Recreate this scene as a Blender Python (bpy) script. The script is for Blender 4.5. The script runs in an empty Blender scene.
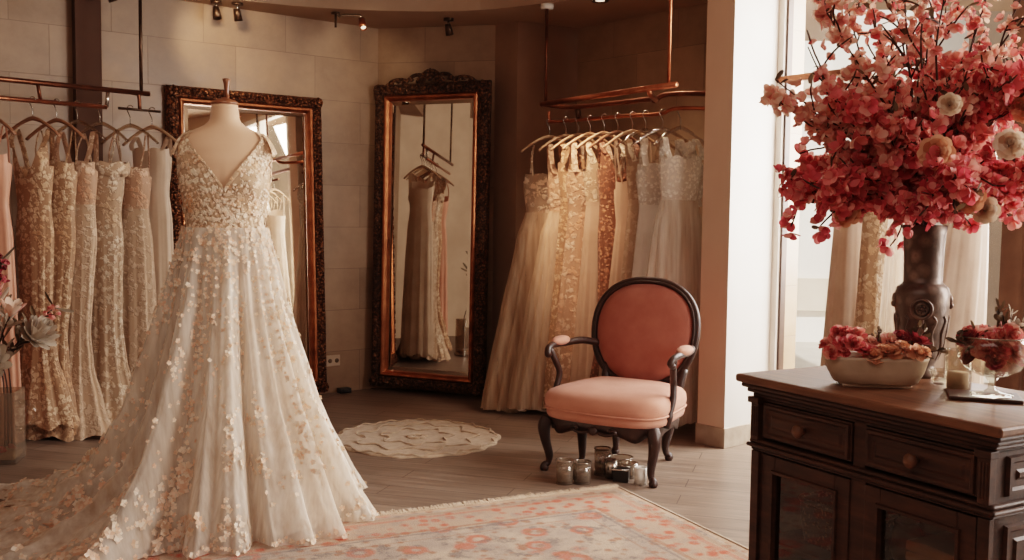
import bpy, math, random
from mathutils import Vector, Matrix, Euler
random.seed(7)
PI = math.pi
C = bpy.context.scene.collection
sin, cos = math.sin, math.cos

# ------------------------------------------------------------------ colour / materials
def lin(c):
    c = c / 255.0
    return c / 12.92 if c <= 0.04045 else ((c + 0.055) / 1.055) ** 2.4
def rgb(r, g, b):
    return (lin(r), lin(g), lin(b), 1.0)

def newmat(name):
    m = bpy.data.materials.new(name)
    m.use_nodes = True
    nt = m.node_tree
    nt.nodes.clear()
    out = nt.nodes.new('ShaderNodeOutputMaterial')
    return m, nt, out
def N(nt, t, **kw):
    n = nt.nodes.new(t)
    for k, v in kw.items():
        if k in n.inputs: n.inputs[k].default_value = v
        else: setattr(n, k, v)
    return n
def L(nt, a, b): nt.links.new(a, b)
def ramp(nt, fac, stops, interp='LINEAR'):
    r = nt.nodes.new('ShaderNodeValToRGB')
    r.color_ramp.interpolation = interp
    e = r.color_ramp.elements
    while len(e) > 1: e.remove(e[-1])
    e[0].position, e[0].color = stops[0]
    for p, c in stops[1:]:
        x = e.new(p); x.color = c
    L(nt, fac, r.inputs['Fac'])
    return r
def mixc(nt, fac, a, b, mode='MIX'):
    m = nt.nodes.new('ShaderNodeMix'); m.data_type = 'RGBA'; m.blend_type = mode
    for inp, v in ((0, fac), (6, a), (7, b)):
        if isinstance(v, (int, float, tuple)): m.inputs[inp].default_value = v
        else: L(nt, v, m.inputs[inp])
    return m.outputs[2]
def maths(nt, op, a, b=None, clamp=False):
    m = nt.nodes.new('ShaderNodeMath'); m.operation = op; m.use_clamp = clamp
    for i, v in enumerate((a, b)):
        if v is None: continue
        if isinstance(v, (int, float)): m.inputs[i].default_value = v
        else: L(nt, v, m.inputs[i])
    return m.outputs[0]
def coords(nt, kind='Object', scale=(1, 1, 1), rot=(0, 0, 0)):
    tc = nt.nodes.new('ShaderNodeTexCoord'); mp = nt.nodes.new('ShaderNodeMapping')
    mp.inputs['Scale'].default_value = scale; mp.inputs['Rotation'].default_value = rot
    L(nt, tc.outputs[kind], mp.inputs['Vector'])
    return mp.outputs['Vector']
def noise(nt, vec, scale, detail=4, rough=.55):
    n = N(nt, 'ShaderNodeTexNoise'); n.inputs['Scale'].default_value = scale
    n.inputs['Detail'].default_value = detail; n.inputs['Roughness'].default_value = rough
    L(nt, vec, n.inputs['Vector'])
    return n.outputs['Fac']
def voro(nt, vec, scale, feature='F1', out='Distance'):
    n = N(nt, 'ShaderNodeTexVoronoi', feature=feature); n.inputs['Scale'].default_value = scale
    L(nt, vec, n.inputs['Vector'])
    return n.outputs[out]
def bump(nt, h, strength=.3, dist=.01):
    b = N(nt, 'ShaderNodeBump'); b.inputs['Strength'].default_value = strength; b.inputs['Distance'].default_value = dist
    L(nt, h, b.inputs['Height'])
    return b.outputs['Normal']
def principled(nt, out, color, rough=.5, metal=0, **kw):
    p = N(nt, 'ShaderNodeBsdfPrincipled')
    if isinstance(color, tuple): p.inputs['Base Color'].default_value = color
    else: L(nt, color, p.inputs['Base Color'])
    if isinstance(rough, (int, float)): p.inputs['Roughness'].default_value = rough
    else: L(nt, rough, p.inputs['Roughness'])
    p.inputs['Metallic'].default_value = metal
    for k, v in kw.items(): p.inputs[k.replace('_', ' ')].default_value = v
    if out: L(nt, p.outputs[0], out.inputs['Surface'])
    return p

def m_simple(name, c1, c2, scale=8, rough=.6, metal=0, bs=.0, bscale=40, kind='Object', stretch=(1, 1, 1), **kw):
    m, nt, out = newmat(name)
    v = coords(nt, kind, stretch)
    f = noise(nt, v, scale)
    col = ramp(nt, f, [(.3, c1), (.7, c2)]).outputs[0]
    p = principled(nt, out, col, rough, metal, **kw)
    if bs:
        L(nt, bump(nt, noise(nt, v, bscale, 5), bs, .01), p.inputs['Normal'])
    return m

M = {}
# tiled stone wall (UV in metres)
def m_tile():
    m, nt, out = newmat('stone_tile_wall')
    v = coords(nt, 'UV')
    b = N(nt, 'ShaderNodeTexBrick', offset=.38, offset_frequency=2, squash=1)
    b.inputs['Scale'].default_value = 1; b.inputs['Brick Width'].default_value = .58; b.inputs['Row Height'].default_value = .3
    b.inputs['Mortar Size'].default_value = .0025; b.inputs['Mortar Smooth'].default_value = .5
    b.inputs['Color1'].default_value = (0, 0, 0, 1); b.inputs['Color2'].default_value = (1, 1, 1, 1); b.inputs['Mortar'].default_value = (.4, .4, .4, 1)
    b.inputs['Bias'].default_value = 0
    L(nt, v, b.inputs['Vector'])
    tint = ramp(nt, b.outputs['Color'], [(0, rgb(140, 114, 91)), (.5, rgb(152, 124, 100)), (1, rgb(170, 140, 114))]).outputs[0]
    cl = noise(nt, v, 3.5, 6, .65)
    col = mixc(nt, .55, tint, ramp(nt, cl, [(.3, rgb(122, 98, 78)), (.7, rgb(172, 143, 117))]).outputs[0])
    col = mixc(nt, maths(nt, 'MULTIPLY', b.outputs['Fac'], .6), col, rgb(104, 84, 68))
    p = principled(nt, out, col, ramp(nt, cl, [(.3, (.3, .3, .3, 1)), (.7, (.55, .55, .55, 1))]).outputs[0])
    h = maths(nt, 'SUBTRACT', maths(nt, 'MULTIPLY', noise(nt, v, 9, 5), .35), b.outputs['Fac'])
    L(nt, bump(nt, h, .35, .006), p.inputs['Normal'])
    return m
M['tile'] = m_tile()
M['plaster_brown'] = m_simple('brown_plaster', rgb(134, 105, 85), rgb(152, 122, 100), 2.5, .7, bs=.08, bscale=30)
M['pillar_brown'] = m_simple('dark_brown_panel', rgb(70, 46, 34), rgb(82, 56, 42), 3, .9)
M['ceiling'] = m_simple('warm_plaster_ceiling', rgb(150, 122, 100), rgb(166, 138, 115), 1.5, .8)
M['white_plaster'] = m_simple('white_plaster', rgb(210, 203, 194), rgb(220, 213, 205), 3, .7, bs=.04)
M['shaded_face'] = m_simple('white_plaster_shaded', rgb(204, 176, 156), rgb(214, 188, 168), 2, .8)  # column's left face: its shade is put into the plaster colour
M['room_plaster'] = m_simple('beige_plaster', rgb(190, 165, 142), rgb(204, 180, 156), 2, .8)
M['stone_base'] = m_simple('grey_stone_base', rgb(138, 122, 108), rgb(176, 160, 144), 9, .5, bs=.1)

def m_floor():
    m, nt, out = newmat('grey_oak_floor')
    v = coords(nt, 'Object', (1, 1, 1), (0, 0, math.radians(17)))
    b = N(nt, 'ShaderNodeTexBrick', offset=.43, offset_frequency=2)
    b.inputs['Scale'].default_value = 1; b.inputs['Brick Width'].default_value = 1.35; b.inputs['Row Height'].default_value = .15
    b.inputs['Mortar Size'].default_value = .0022; b.inputs['Mortar Smooth'].default_value = .2
    b.inputs['Color1'].default_value = (0, 0, 0, 1); b.inputs['Color2'].default_value = (1, 1, 1, 1); b.inputs['Mortar'].default_value = (.5, .5, .5, 1)
    L(nt, v, b.inputs['Vector'])
    st = nt.nodes.new('ShaderNodeMapping'); st.inputs['Scale'].default_value = (1.2, 16, 1)
    L(nt, v, st.inputs['Vector'])
    g = noise(nt, st.outputs[0], 2.2, 8, .65)
    base = ramp(nt, b.outputs['Color'], [(0, rgb(110, 92, 79)), (.5, rgb(122, 103, 89)), (1, rgb(134, 115, 100))]).outputs[0]
    grain = ramp(nt, g, [(.28, rgb(76, 61, 52)), (.5, rgb(122, 104, 92)), (.74, rgb(166, 149, 135))]).outputs[0]
    col = mixc(nt, .62, base, grain)
    col = mixc(nt, b.outputs['Fac'], col, rgb(62, 48, 40))
    p = principled(nt, out, col, ramp(nt, g, [(.2, (.34, .34, .34, 1)), (.8, (.5, .5, .5, 1))]).outputs[0])
    h = maths(nt, 'SUBTRACT', maths(nt, 'MULTIPLY', g, .4), b.outputs['Fac'])
    L(nt, bump(nt, h, .3, .004), p.inputs['Normal'])
    return m
M['floor'] = m_floor()

def m_frame(name, a, b_, rough=.4, metal=.75, vs=60, bs=.9):
    m, nt, out = newmat(name)
    v = coords(nt)
    d = voro(nt, v, vs)
    n = noise(nt, v, 22, 6, .7)
    f = maths(nt, 'MULTIPLY', maths(nt, 'ADD', d, n), .75)
    col = ramp(nt, f, [(.25, b_), (.5, a), (.8, b_)]).outputs[0]
    p = principled(nt, out, col, rough, metal)
    L(nt, bump(nt, maths(nt, 'ADD', d, n), bs, .012), p.inputs['Normal'])
    return m
M['gilt_dark'] = m_frame('aged_bronze_gilt', rgb(162, 108, 72), rgb(76, 48, 33))
M['gilt_brown'] = m_frame('dark_carved_gilt', rgb(128, 88, 60), rgb(66, 44, 31), .5, .5)
M['gilt_lip'] = m_simple('copper_gilt', rgb(186, 120, 82), rgb(136, 82, 54), 12, .32, .9, bs=.1)
M['copper'] = m_simple('brushed_copper', rgb(188, 122, 92), rgb(150, 92, 66), 14, .3, .95)
M['copper_dark'] = m_simple('aged_copper', rgb(128, 80, 58), rgb(92, 56, 40), 14, .38, .9)
M['dark_metal'] = m_simple('dark_bronze_metal', rgb(70, 54, 44), rgb(98, 76, 60), 20, .4, .85)
M['steel'] = m_simple('brushed_steel', rgb(196, 188, 178), rgb(156, 148, 140), 20, .25, .95)
def m_mirror():
    m, nt, out = newmat('mirror_glass')
    f = noise(nt, coords(nt), 6)
    col = ramp(nt, f, [(.3, rgb(214, 203, 190)), (.7, rgb(228, 218, 206))]).outputs[0]
    principled(nt, out, col, .02, 1.0)
    return m
M['mirror'] = m_mirror()
def m_glass(name, tint=(1, 1, 1, 1), refl=.12, rough=.02, body=0, bcol=None):
    m, nt, out = newmat(name)
    t = N(nt, 'ShaderNodeBsdfTransparent'); t.inputs[0].default_value = tint
    g = N(nt, 'ShaderNodeBsdfGlossy'); g.inputs['Roughness'].default_value = rough
    lw = N(nt, 'ShaderNodeLayerWeight'); lw.inputs['Blend'].default_value = .22
    v = coords(nt)
    fac = maths(nt, 'ADD', maths(nt, 'MULTIPLY', lw.outputs['Facing'], .55), maths(nt, 'MULTIPLY', noise(nt, v, 3), refl * .6), True)
    mx = N(nt, 'ShaderNodeMixShader')
    L(nt, fac, mx.inputs[0]); L(nt, t.outputs[0], mx.inputs[1]); L(nt, g.outputs[0], mx.inputs[2])
    fin = mx.outputs[0]
    if body:
        d = N(nt, 'ShaderNodeBsdfDiffuse'); d.inputs[0].default_value = bcol
        m2 = N(nt, 'ShaderNodeMixShader'); m2.inputs[0].default_value = body
        L(nt, fin, m2.inputs[1]); L(nt, d.outputs[0], m2.inputs[2]); fin = m2.outputs[0]
    L(nt, fin, out.inputs['Surface'])
    return m
M['window_glass'] = m_glass('window_glass', (.97, .97, .96, 1), .05)
M['glass'] = m_glass('clear_glass', rgb(244, 240, 233), .2)
M['smoke_glass'] = m_glass('grey_glass', rgb(232, 224, 214), .3, .02, .16, rgb(190, 172, 154))
M['cabinet_glass'] = m_glass('old_cabinet_glass', rgb(196, 176, 156), .16)

def m_wood(name, a, b_, c, rough=.38, scale=3, stretch=(1, 1, 14)):
    m, nt, out = newmat(name)
    v = coords(nt, 'Object', stretch)
    g = noise(nt, v, scale, 8, .65)
    col = ramp(nt, g, [(.25, a), (.5, b_), (.78, c)]).outputs[0]
    p = principled(nt, out, col, rough)
    L(nt, bump(nt, g, .15, .004), p.inputs['Normal'])
    return m
M['console_wood'] = m_wood('dark_walnut', rgb(44, 24, 14), rgb(64, 37, 23), rgb(88, 55, 36), .5, 3, (2, 14, 14))
M['console_top'] = m_wood('worn_walnut_top', rgb(80, 50, 32), rgb(108, 72, 49), rgb(144, 102, 74), .5, 3, (1.5, 16, 16))
M['chair_wood'] = m_wood('dark_mahogany', rgb(34, 17, 12), rgb(48, 27, 19), rgb(66, 39, 28), .42, 6, (8, 8, 2))
M['hanger_wood'] = m_wood('pale_hanger_wood', rgb(156, 120, 92), rgb(180, 144, 114), rgb(198, 164, 134), .45, 8, (3, 14, 14))
M['hanger_brown'] = m_wood('brown_hanger_wood', rgb(96, 62, 44), rgb(124, 84, 62), rgb(146, 104, 78), .4, 8, (3, 14, 14))
M['hanger_clear'] = m_glass('clear_acrylic', rgb(226, 210, 192), .6, .1)
M['form_wood'] = m_wood('turned_wood', rgb(84, 48, 32), rgb(118, 72, 48), rgb(150, 98, 68), .35, 8, (6, 6, 2))

# fabrics -----------------------------------------------------------
def m_cloth(name, a, b_, trans=.25, rough=.6, scale=6, bscale=180, bs=.15, sheen=.2):
    m, nt, out = newmat(name)
    v = coords(nt)
    f = noise(nt, v, scale, 4)
    col = ramp(nt, f, [(.3, a), (.7, b_)]).outputs[0]
    p = principled(nt, None, col, rough, 0, Sheen_Weight=sheen)
    L(nt, bump(nt, noise(nt, v, bscale, 2), bs, .003), p.inputs['Normal'])
    if trans:
        t = N(nt, 'ShaderNodeBsdfTranslucent'); L(nt, col, t.inputs[0])
        mx = N(nt, 'ShaderNodeMixShader'); mx.inputs[0].default_value = trans
        L(nt, p.outputs[0], mx.inputs[1]); L(nt, t.outputs[0], mx.inputs[2]); L(nt, mx.outputs[0], out.inputs['Surface'])
    else: L(nt, p.outputs[0], out.inputs['Surface'])
    return m
def m_lace(name, ground, motif, accent, scale=26, trans=.12, alpha=1.0, rough=.6, thr=.66):
    m, nt, out = newmat(name)
    v = coords(nt)
    wob = nt.nodes.new('ShaderNodeVectorMath'); wob.operation = 'ADD'
    nz = N(nt, 'ShaderNodeTexNoise'); nz.inputs['Scale'].default_value = scale * 1.1
    L(nt, v, nz.inputs['Vector'])
    sc = nt.nodes.new('ShaderNodeVectorMath'); sc.operation = 'SCALE'; sc.inputs['Scale'].default_value = 1.1 / scale
    L(nt, nz.outputs['Color'], sc.inputs[0]); L(nt, v, wob.inputs[0]); L(nt, sc.outputs[0], wob.inputs[1])
    d = voro(nt, wob.outputs[0], scale)
    d2 = voro(nt, wob.outputs[0], scale * 2.7)
    big = noise(nt, v, scale * .22, 3)
    mot = ramp(nt, maths(nt, 'ADD', d, maths(nt, 'MULTIPLY', d2, .45)), [(thr - .1, (1, 1, 1, 1)), (thr + .12, (0, 0, 0, 1))]).outputs[0]
    col = mixc(nt, mot, ground, mixc(nt, ramp(nt, big, [(.42, (0, 0, 0, 1)), (.6, (1, 1, 1, 1))]).outputs[0], motif, accent))
    p = principled(nt, None, col, rough, 0, Sheen_Weight=.15)
    L(nt, bump(nt, mot, .7, .006), p.inputs['Normal'])
    t = N(nt, 'ShaderNodeBsdfTranslucent'); L(nt, col, t.inputs[0])
    mx = N(nt, 'ShaderNodeMixShader'); mx.inputs[0].default_value = trans
    L(nt, p.outputs[0], mx.inputs[1]); L(nt, t.outputs[0], mx.inputs[2])
    fin = mx.outputs[0]
    if alpha < 1:
        tr = N(nt, 'ShaderNodeBsdfTransparent')
        m2 = N(nt, 'ShaderNodeMixShader')
        fa = maths(nt, 'ADD', alpha, maths(nt, 'MULTIPLY', mot, 1 - alpha), True)
        L(nt, fa, m2.inputs[0]); L(nt, tr.outputs[0], m2.inputs[1]); L(nt, fin, m2.inputs[2]); fin = m2.outputs[0]
    L(nt, fin, out.inputs['Surface'])
    return m
def m_tulle(name, a, b_, alpha=.45, stretch=(10, 10, .6)):
    m, nt, out = newmat(name)
    v = coords(nt, 'Object', stretch)
    f = noise(nt, v, 3, 4)
    col = ramp(nt, f, [(.3, a), (.7, b_)]).outputs[0]
    d = N(nt, 'ShaderNodeBsdfDiffuse'); L(nt, col, d.inputs[0])
    t = N(nt, 'ShaderNodeBsdfTranslucent'); L(nt, col, t.inputs[0])
    mx = N(nt, 'ShaderNodeMixShader'); mx.inputs[0].default_value = .35
    L(nt, d.outputs[0], mx.inputs[1]); L(nt, t.outputs[0], mx.inputs[2])
    tr = N(nt, 'ShaderNodeBsdfTransparent')
    lw = N(nt, 'ShaderNodeLayerWeight'); lw.inputs['Blend'].default_value = .5
    fa = maths(nt, 'ADD', maths(nt, 'MULTIPLY', f, alpha * 1.1), maths(nt, 'ADD', alpha * .45, maths(nt, 'MULTIPLY', lw.outputs['Facing'], .5)), True)
    m2 = N(nt, 'ShaderNodeMixShader')
    L(nt, fa, m2.inputs[0]); L(nt, tr.outputs[0], m2.inputs[1]); L(nt, mx.outputs[0], m2.inputs[2]); L(nt, m2.outputs[0], out.inputs['Surface'])
    return m
M['satin'] = m_cloth('ivory_satin', rgb(198, 172, 148), rgb(214, 190, 168), .2, .42)
M['satin_warm'] = m_cloth('champagne_satin', rgb(208, 178, 148), rgb(224, 196, 168), .2, .42)
M['satin_white'] = m_cloth('off_white_crepe', rgb(228, 218, 206), rgb(240, 232, 222), .2, .5)
M['peach'] = m_cloth('peach_satin', rgb(196, 136, 110), rgb(212, 156, 130), .2, .45)
M['tan'] = m_cloth('warm_tan_chiffon', rgb(202, 170, 144), rgb(218, 188, 164), .35, .6)
M['lining'] = m_cloth('gown_lining', rgb(224, 205, 188), rgb(240, 226, 213), .25, .55, 3)
M['window_chiffon'] = m_cloth('beige_window_chiffon', rgb(182, 158, 140), rgb(200, 178, 160), .25, .6)
M['drape'] = m_cloth('brown_drape', rgb(70, 46, 34), rgb(94, 64, 48), .15, .8)
M['lace_ivory'] = m_lace('ivory_lace', rgb(178, 148, 122), rgb(224, 204, 182), rgb(206, 174, 144), 30)
M['lace_gold'] = m_lace('golden_lace', rgb(164, 126, 96), rgb(216, 186, 156), rgb(200, 156, 120), 34)
M['lace_blush'] = m_lace('blush_lace', rgb(182, 144, 118), rgb(222, 194, 170), rgb(208, 160, 130), 28)
M['lace_copper'] = m_lace('copper_sequin_lace', rgb(118, 76, 54), rgb(192, 138, 104), rgb(160, 100, 72), 46, .05, 1, .6, .62)
M['lace_white'] = m_lace('white_sequin_lace', rgb(206, 192, 178), rgb(246, 238, 228), rgb(236, 222, 206), 44, .1, 1, .6, .64)
M['lace_sheer'] = m_lace('sheer_lace', rgb(190, 160, 134), rgb(234, 214, 192), rgb(222, 188, 158), 24, .2, .6)
M['bodice_lace'] = m_lace('bridal_bodice_lace', rgb(190, 158, 130), rgb(240, 222, 200), rgb(228, 178, 140), 40, .06, 1, .55, .68)
M['lace_soft'] = m_lace('soft_tonal_lace', rgb(192, 162, 136), rgb(216, 190, 166), rgb(206, 176, 150), 26, .15)
M['tulle'] = m_tulle('ivory_tulle', rgb(224, 205, 187), rgb(247, 239, 229), .46)
M['tulle_warm'] = m_tulle('warm_tulle', rgb(206, 176, 148), rgb(230, 206, 180), .5)
M['form_fabric'] = m_cloth('form_linen', rgb(190, 150, 122), rgb(200, 162, 134), 0, .75, 3, 320, .12)
M['velvet'] = m_cloth('dusty_pink_velvet', rgb(150, 84, 70), rgb(168, 102, 86), 0, .8, 9, 260, .3, .15)
M['velvet_seat'] = m_cloth('pale_pink_velvet', rgb(182, 122, 103), rgb(196, 138, 118), 0, .85, 9, 260, .3, .1)
M['linen'] = m_cloth('cream_linen', rgb(200, 176, 150), rgb(222, 200, 176), 0, .8)
M['crochet'] = m_cloth('cream_crochet', rgb(172, 148, 126), rgb(196, 174, 152), 0, .9, 30, 120, .8)
def m_petal(name, stops, trans=.42):
    m, nt, out = newmat(name)
    g = N(nt, 'ShaderNodeNewGeometry')
    v = coords(nt)
    f = maths(nt, 'ADD', maths(nt, 'MULTIPLY', g.outputs['Random Per Island'], .75), maths(nt, 'MULTIPLY', noise(nt, v, 7, 3), .4))
    col = ramp(nt, f, stops).outputs[0]
    p = principled(nt, None, col, .6, 0, Sheen_Weight=.1)
    t = N(nt, 'ShaderNodeBsdfTranslucent'); L(nt, col, t.inputs[0])
    mx = N(nt, 'ShaderNodeMixShader'); mx.inputs[0].default_value = trans
    L(nt, p.outputs[0], mx.inputs[1]); L(nt, t.outputs[0], mx.inputs[2]); L(nt, mx.outputs[0], out.inputs['Surface'])
    return m
M['petal_deep'] = m_petal('deep_pink_petals', [(.1, rgb(166, 54, 64)), (.4, rgb(210, 88, 96)), (.7, rgb(230, 130, 128)), (1, rgb(248, 196, 180))])
M['petal_mid'] = m_petal('rose_pink_petals', [(.1, rgb(190, 78, 84)), (.4, rgb(222, 118, 116)), (.7, rgb(240, 170, 154)), (1, rgb(248, 214, 198))])
M['petal_pale'] = m_petal('pale_pink_petals', [(.1, rgb(214, 122, 120)), (.4, rgb(236, 170, 156)), (.7, rgb(242, 194, 172)), (1, rgb(250, 228, 208))])
M['petal_peach'] = m_petal('peach_rose_petals', [(.1, rgb(196, 130, 100)), (.5, rgb(226, 166, 132)), (1, rgb(242, 204, 172))], .2)
M['petal_cream'] = m_petal('cream_rose_petals', [(.1, rgb(214, 182, 152)), (.5, rgb(236, 212, 188)), (1, rgb(248, 236, 220))], .2)
M['petal_wine'] = m_petal('wine_red_petals', [(.1, rgb(96, 26, 36)), (.5, rgb(156, 52, 64)), (1, rgb(206, 108, 106))], .2)
M['applique'] = m_petal('lace_applique', [(.1, rgb(206, 166, 138)), (.45, rgb(226, 198, 172)), (1, rgb(242, 229, 214))], .2)
M['applique_blush'] = m_petal('blush_applique', [(.1, rgb(214, 166, 136)), (.5, rgb(230, 194, 168)), (1, rgb(244, 224, 206))], .2)
M['twig'] = m_simple('dark_twig', rgb(52, 34, 26), rgb(82, 56, 42), 20, .8)
M['leaf_dry'] = m_petal('dry_leaves', [(.1, rgb(60, 46, 34)), (.5, rgb(92, 74, 54)), (1, rgb(130, 108, 82))], .15)
M['leaf_grey'] = m_petal('silver_leaves', [(.1, rgb(140, 124, 108)), (.5, rgb(190, 172, 154)), (1, rgb(228, 214, 196))], .3)
M['vase_dark'] = m_frame('dark_pewter', rgb(136, 116, 103), rgb(92, 75, 66), .36, .3, 26, .12)
M['ceramic'] = m_simple('weathered_cream_ceramic', rgb(176, 152, 130), rgb(204, 184, 162), 10, .55, bs=.15)
M['black'] = m_simple('black_plastic', rgb(24, 20, 18), rgb(36, 30, 27), 8, .4)
M['plastic_white'] = m_simple('warm_white_plastic', rgb(186, 164, 142), rgb(196, 174, 152), 8, .4)
M['socket_dark'] = m_simple('socket_hole', rgb(110, 92, 76), rgb(124, 104, 86), 8, .5)
M['porcelain'] = m_simple('white_porcelain', rgb(222, 214, 204), rgb(232, 226, 218), 6, .25)
M['wicker'] = m_lace('wicker_weave', rgb(84, 60, 42), rgb(158, 122, 88), rgb(136, 102, 74), 70, 0, 1, .7, .5)
M['facade'] = m_simple('pale_facade', rgb(226, 220, 212), rgb(238, 233, 226), .8, .9)
M['facade_band'] = m_simple('beige_facade_band', rgb(196, 180, 162), rgb(212, 198, 182), 1.2, .9)
M['facade_brown'] = m_simple('brown_facade', rgb(124, 104, 90), rgb(142, 120, 104), 1.2, .9)
M['pavement'] = m_simple('pavement', rgb(190, 182, 172), rgb(206, 198, 188), 3, .9)
M['frame_white'] = m_simple('white_window_frame', rgb(216, 206, 196), rgb(228, 220, 210), 4, .45)
M['frame_dark'] = m_simple('dark_window_seal', rgb(66, 48, 38), rgb(88, 64, 50), 8, .5)
def m_bulb():
    m, nt, out = newmat('lamp_lens')
    e = N(nt, 'ShaderNodeEmission'); e.inputs['Strength'].default_value = 2.2
    f = noise(nt, coords(nt), 5)
    L(nt, ramp(nt, f, [(.3, rgb(255, 226, 190)), (.7, rgb(255, 236, 208))]).outputs[0], e.inputs[0])
    L(nt, e.outputs[0], out.inputs['Surface'])
    return m
M['bulb'] = m_bulb()

def m_rug(W, Ln):
    m, nt, out = newmat('faded_oriental_rug')
    tc = nt.nodes.new('ShaderNodeTexCoord'); sp = nt.nodes.new('ShaderNodeSeparateXYZ')
    L(nt, tc.outputs['UV'], sp.inputs[0])
    x, y = sp.outputs[0], sp.outputs[1]
    v = tc.outputs['UV']
    ex = maths(nt, 'MINIMUM', x, maths(nt, 'SUBTRACT', W, x))
    ey = maths(nt, 'MINIMUM', y, maths(nt, 'SUBTRACT', Ln, y))
    e = maths(nt, 'MINIMUM', ex, ey)
    n1 = noise(nt, v, 5, 5, .65); n2 = noise(nt, v, 11, 5, .7); n3 = noise(nt, v, 22, 4, .7); nf = noise(nt, v, 160, 2)
    d = voro(nt, v, 6.5); d2 = voro(nt, v, 17)
    cream, grey, coral, rust, blue = rgb(188, 166, 147), rgb(148, 134, 125), rgb(190, 76, 52), rgb(146, 84, 56), rgb(84, 80, 83)
    field = mixc(nt, ramp(nt, n1, [(.4, (0, 0, 0, 1)), (.62, (1, 1, 1, 1))]).outputs[0], cream, grey)
    # medallion motifs: rings of the cells
    ring = ramp(nt, maths(nt, 'ADD', d, maths(nt, 'MULTIPLY', n3, .3)), [(.30, (0, 0, 0, 1)), (.38, (1, 1, 1, 1)), (.46, (1, 1, 1, 1)), (.56, (0, 0, 0, 1))]).outputs[0]
    field = mixc(nt, maths(nt, 'MULTIPLY', ring, .85), field, coral)
    fl2 = ramp(nt, maths(nt, 'ADD', d2, maths(nt, 'MULTIPLY', n2, .5)), [(.46, (1, 1, 1, 1)), (.62, (0, 0, 0, 1))]).outputs[0]
    field = mixc(nt, maths(nt, 'MULTIPLY', fl2, .75), field, rust)
    field = mixc(nt, maths(nt, 'MULTIPLY', ramp(nt, n2, [(.52, (0, 0, 0, 1)), (.62, (1, 1, 1, 1))]).outputs[0], .7), field, blue)
    # border band
    bord = mixc(nt, ramp(nt, maths(nt, 'ADD', d2, maths(nt, 'MULTIPLY', n3, .4)), [(.45, (1, 1, 1, 1)), (.7, (0, 0, 0, 1))]).outputs[0], rgb(178, 150, 130), coral)
    bord = mixc(nt, maths(nt, 'MULTIPLY', ramp(nt, n2, [(.5, (0, 0, 0, 1)), (.62, (1, 1, 1, 1))]).outputs[0], .7), bord, grey)
    bm = ramp(nt, e, [(.05, (0, 0, 0, 1)), (.055, (1, 1, 1, 1)), (.27, (1, 1, 1, 1)), (.275, (0, 0, 0, 1))], 'CONSTANT')
    col = mixc(nt, bm.outputs[0], field, bord)
    def band(a, b, c, k):
        r = ramp(nt, e, [(0, (0, 0, 0, 1)), (a, (k, k, k, 1)), (b, (0, 0, 0, 1))], 'CONSTANT')
        return mixc(nt, maths(nt, 'MULTIPLY', r.outputs[0], ramp(nt, n3, [(.3, (1, 1, 1, 1)), (.75, (.35, .35, .35, 1))]).outputs[0]), col, c)
    col = band(.0, .03, rgb(206, 168, 140), .7)
    col = band(.05, .075, rgb(150, 122, 104), .75)
    col = band(.085, .11, coral, .6)
    col = band(.255, .28, rust, .75)
    col = band(.29, .305, blue, .65)
    col = band(.36, .375, rust, .5)
    col = mixc(nt, maths(nt, 'MULTIPLY', ramp(nt, n1, [(.5, (0, 0, 0, 1)), (.75, (1, 1, 1, 1))]).outputs[0], .3), col, rgb(192, 170, 154))
    col = mixc(nt, .22, col, ramp(nt, nf, [(.3, rgb(110, 86, 72)), (.7, rgb(216, 200, 186))]).outputs[0])
    p = principled(nt, out, col, .95, 0, Specular_IOR_Level=.1)
    L(nt, bump(nt, nf, .6, .004), p.inputs['Normal'])
    return m

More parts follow.
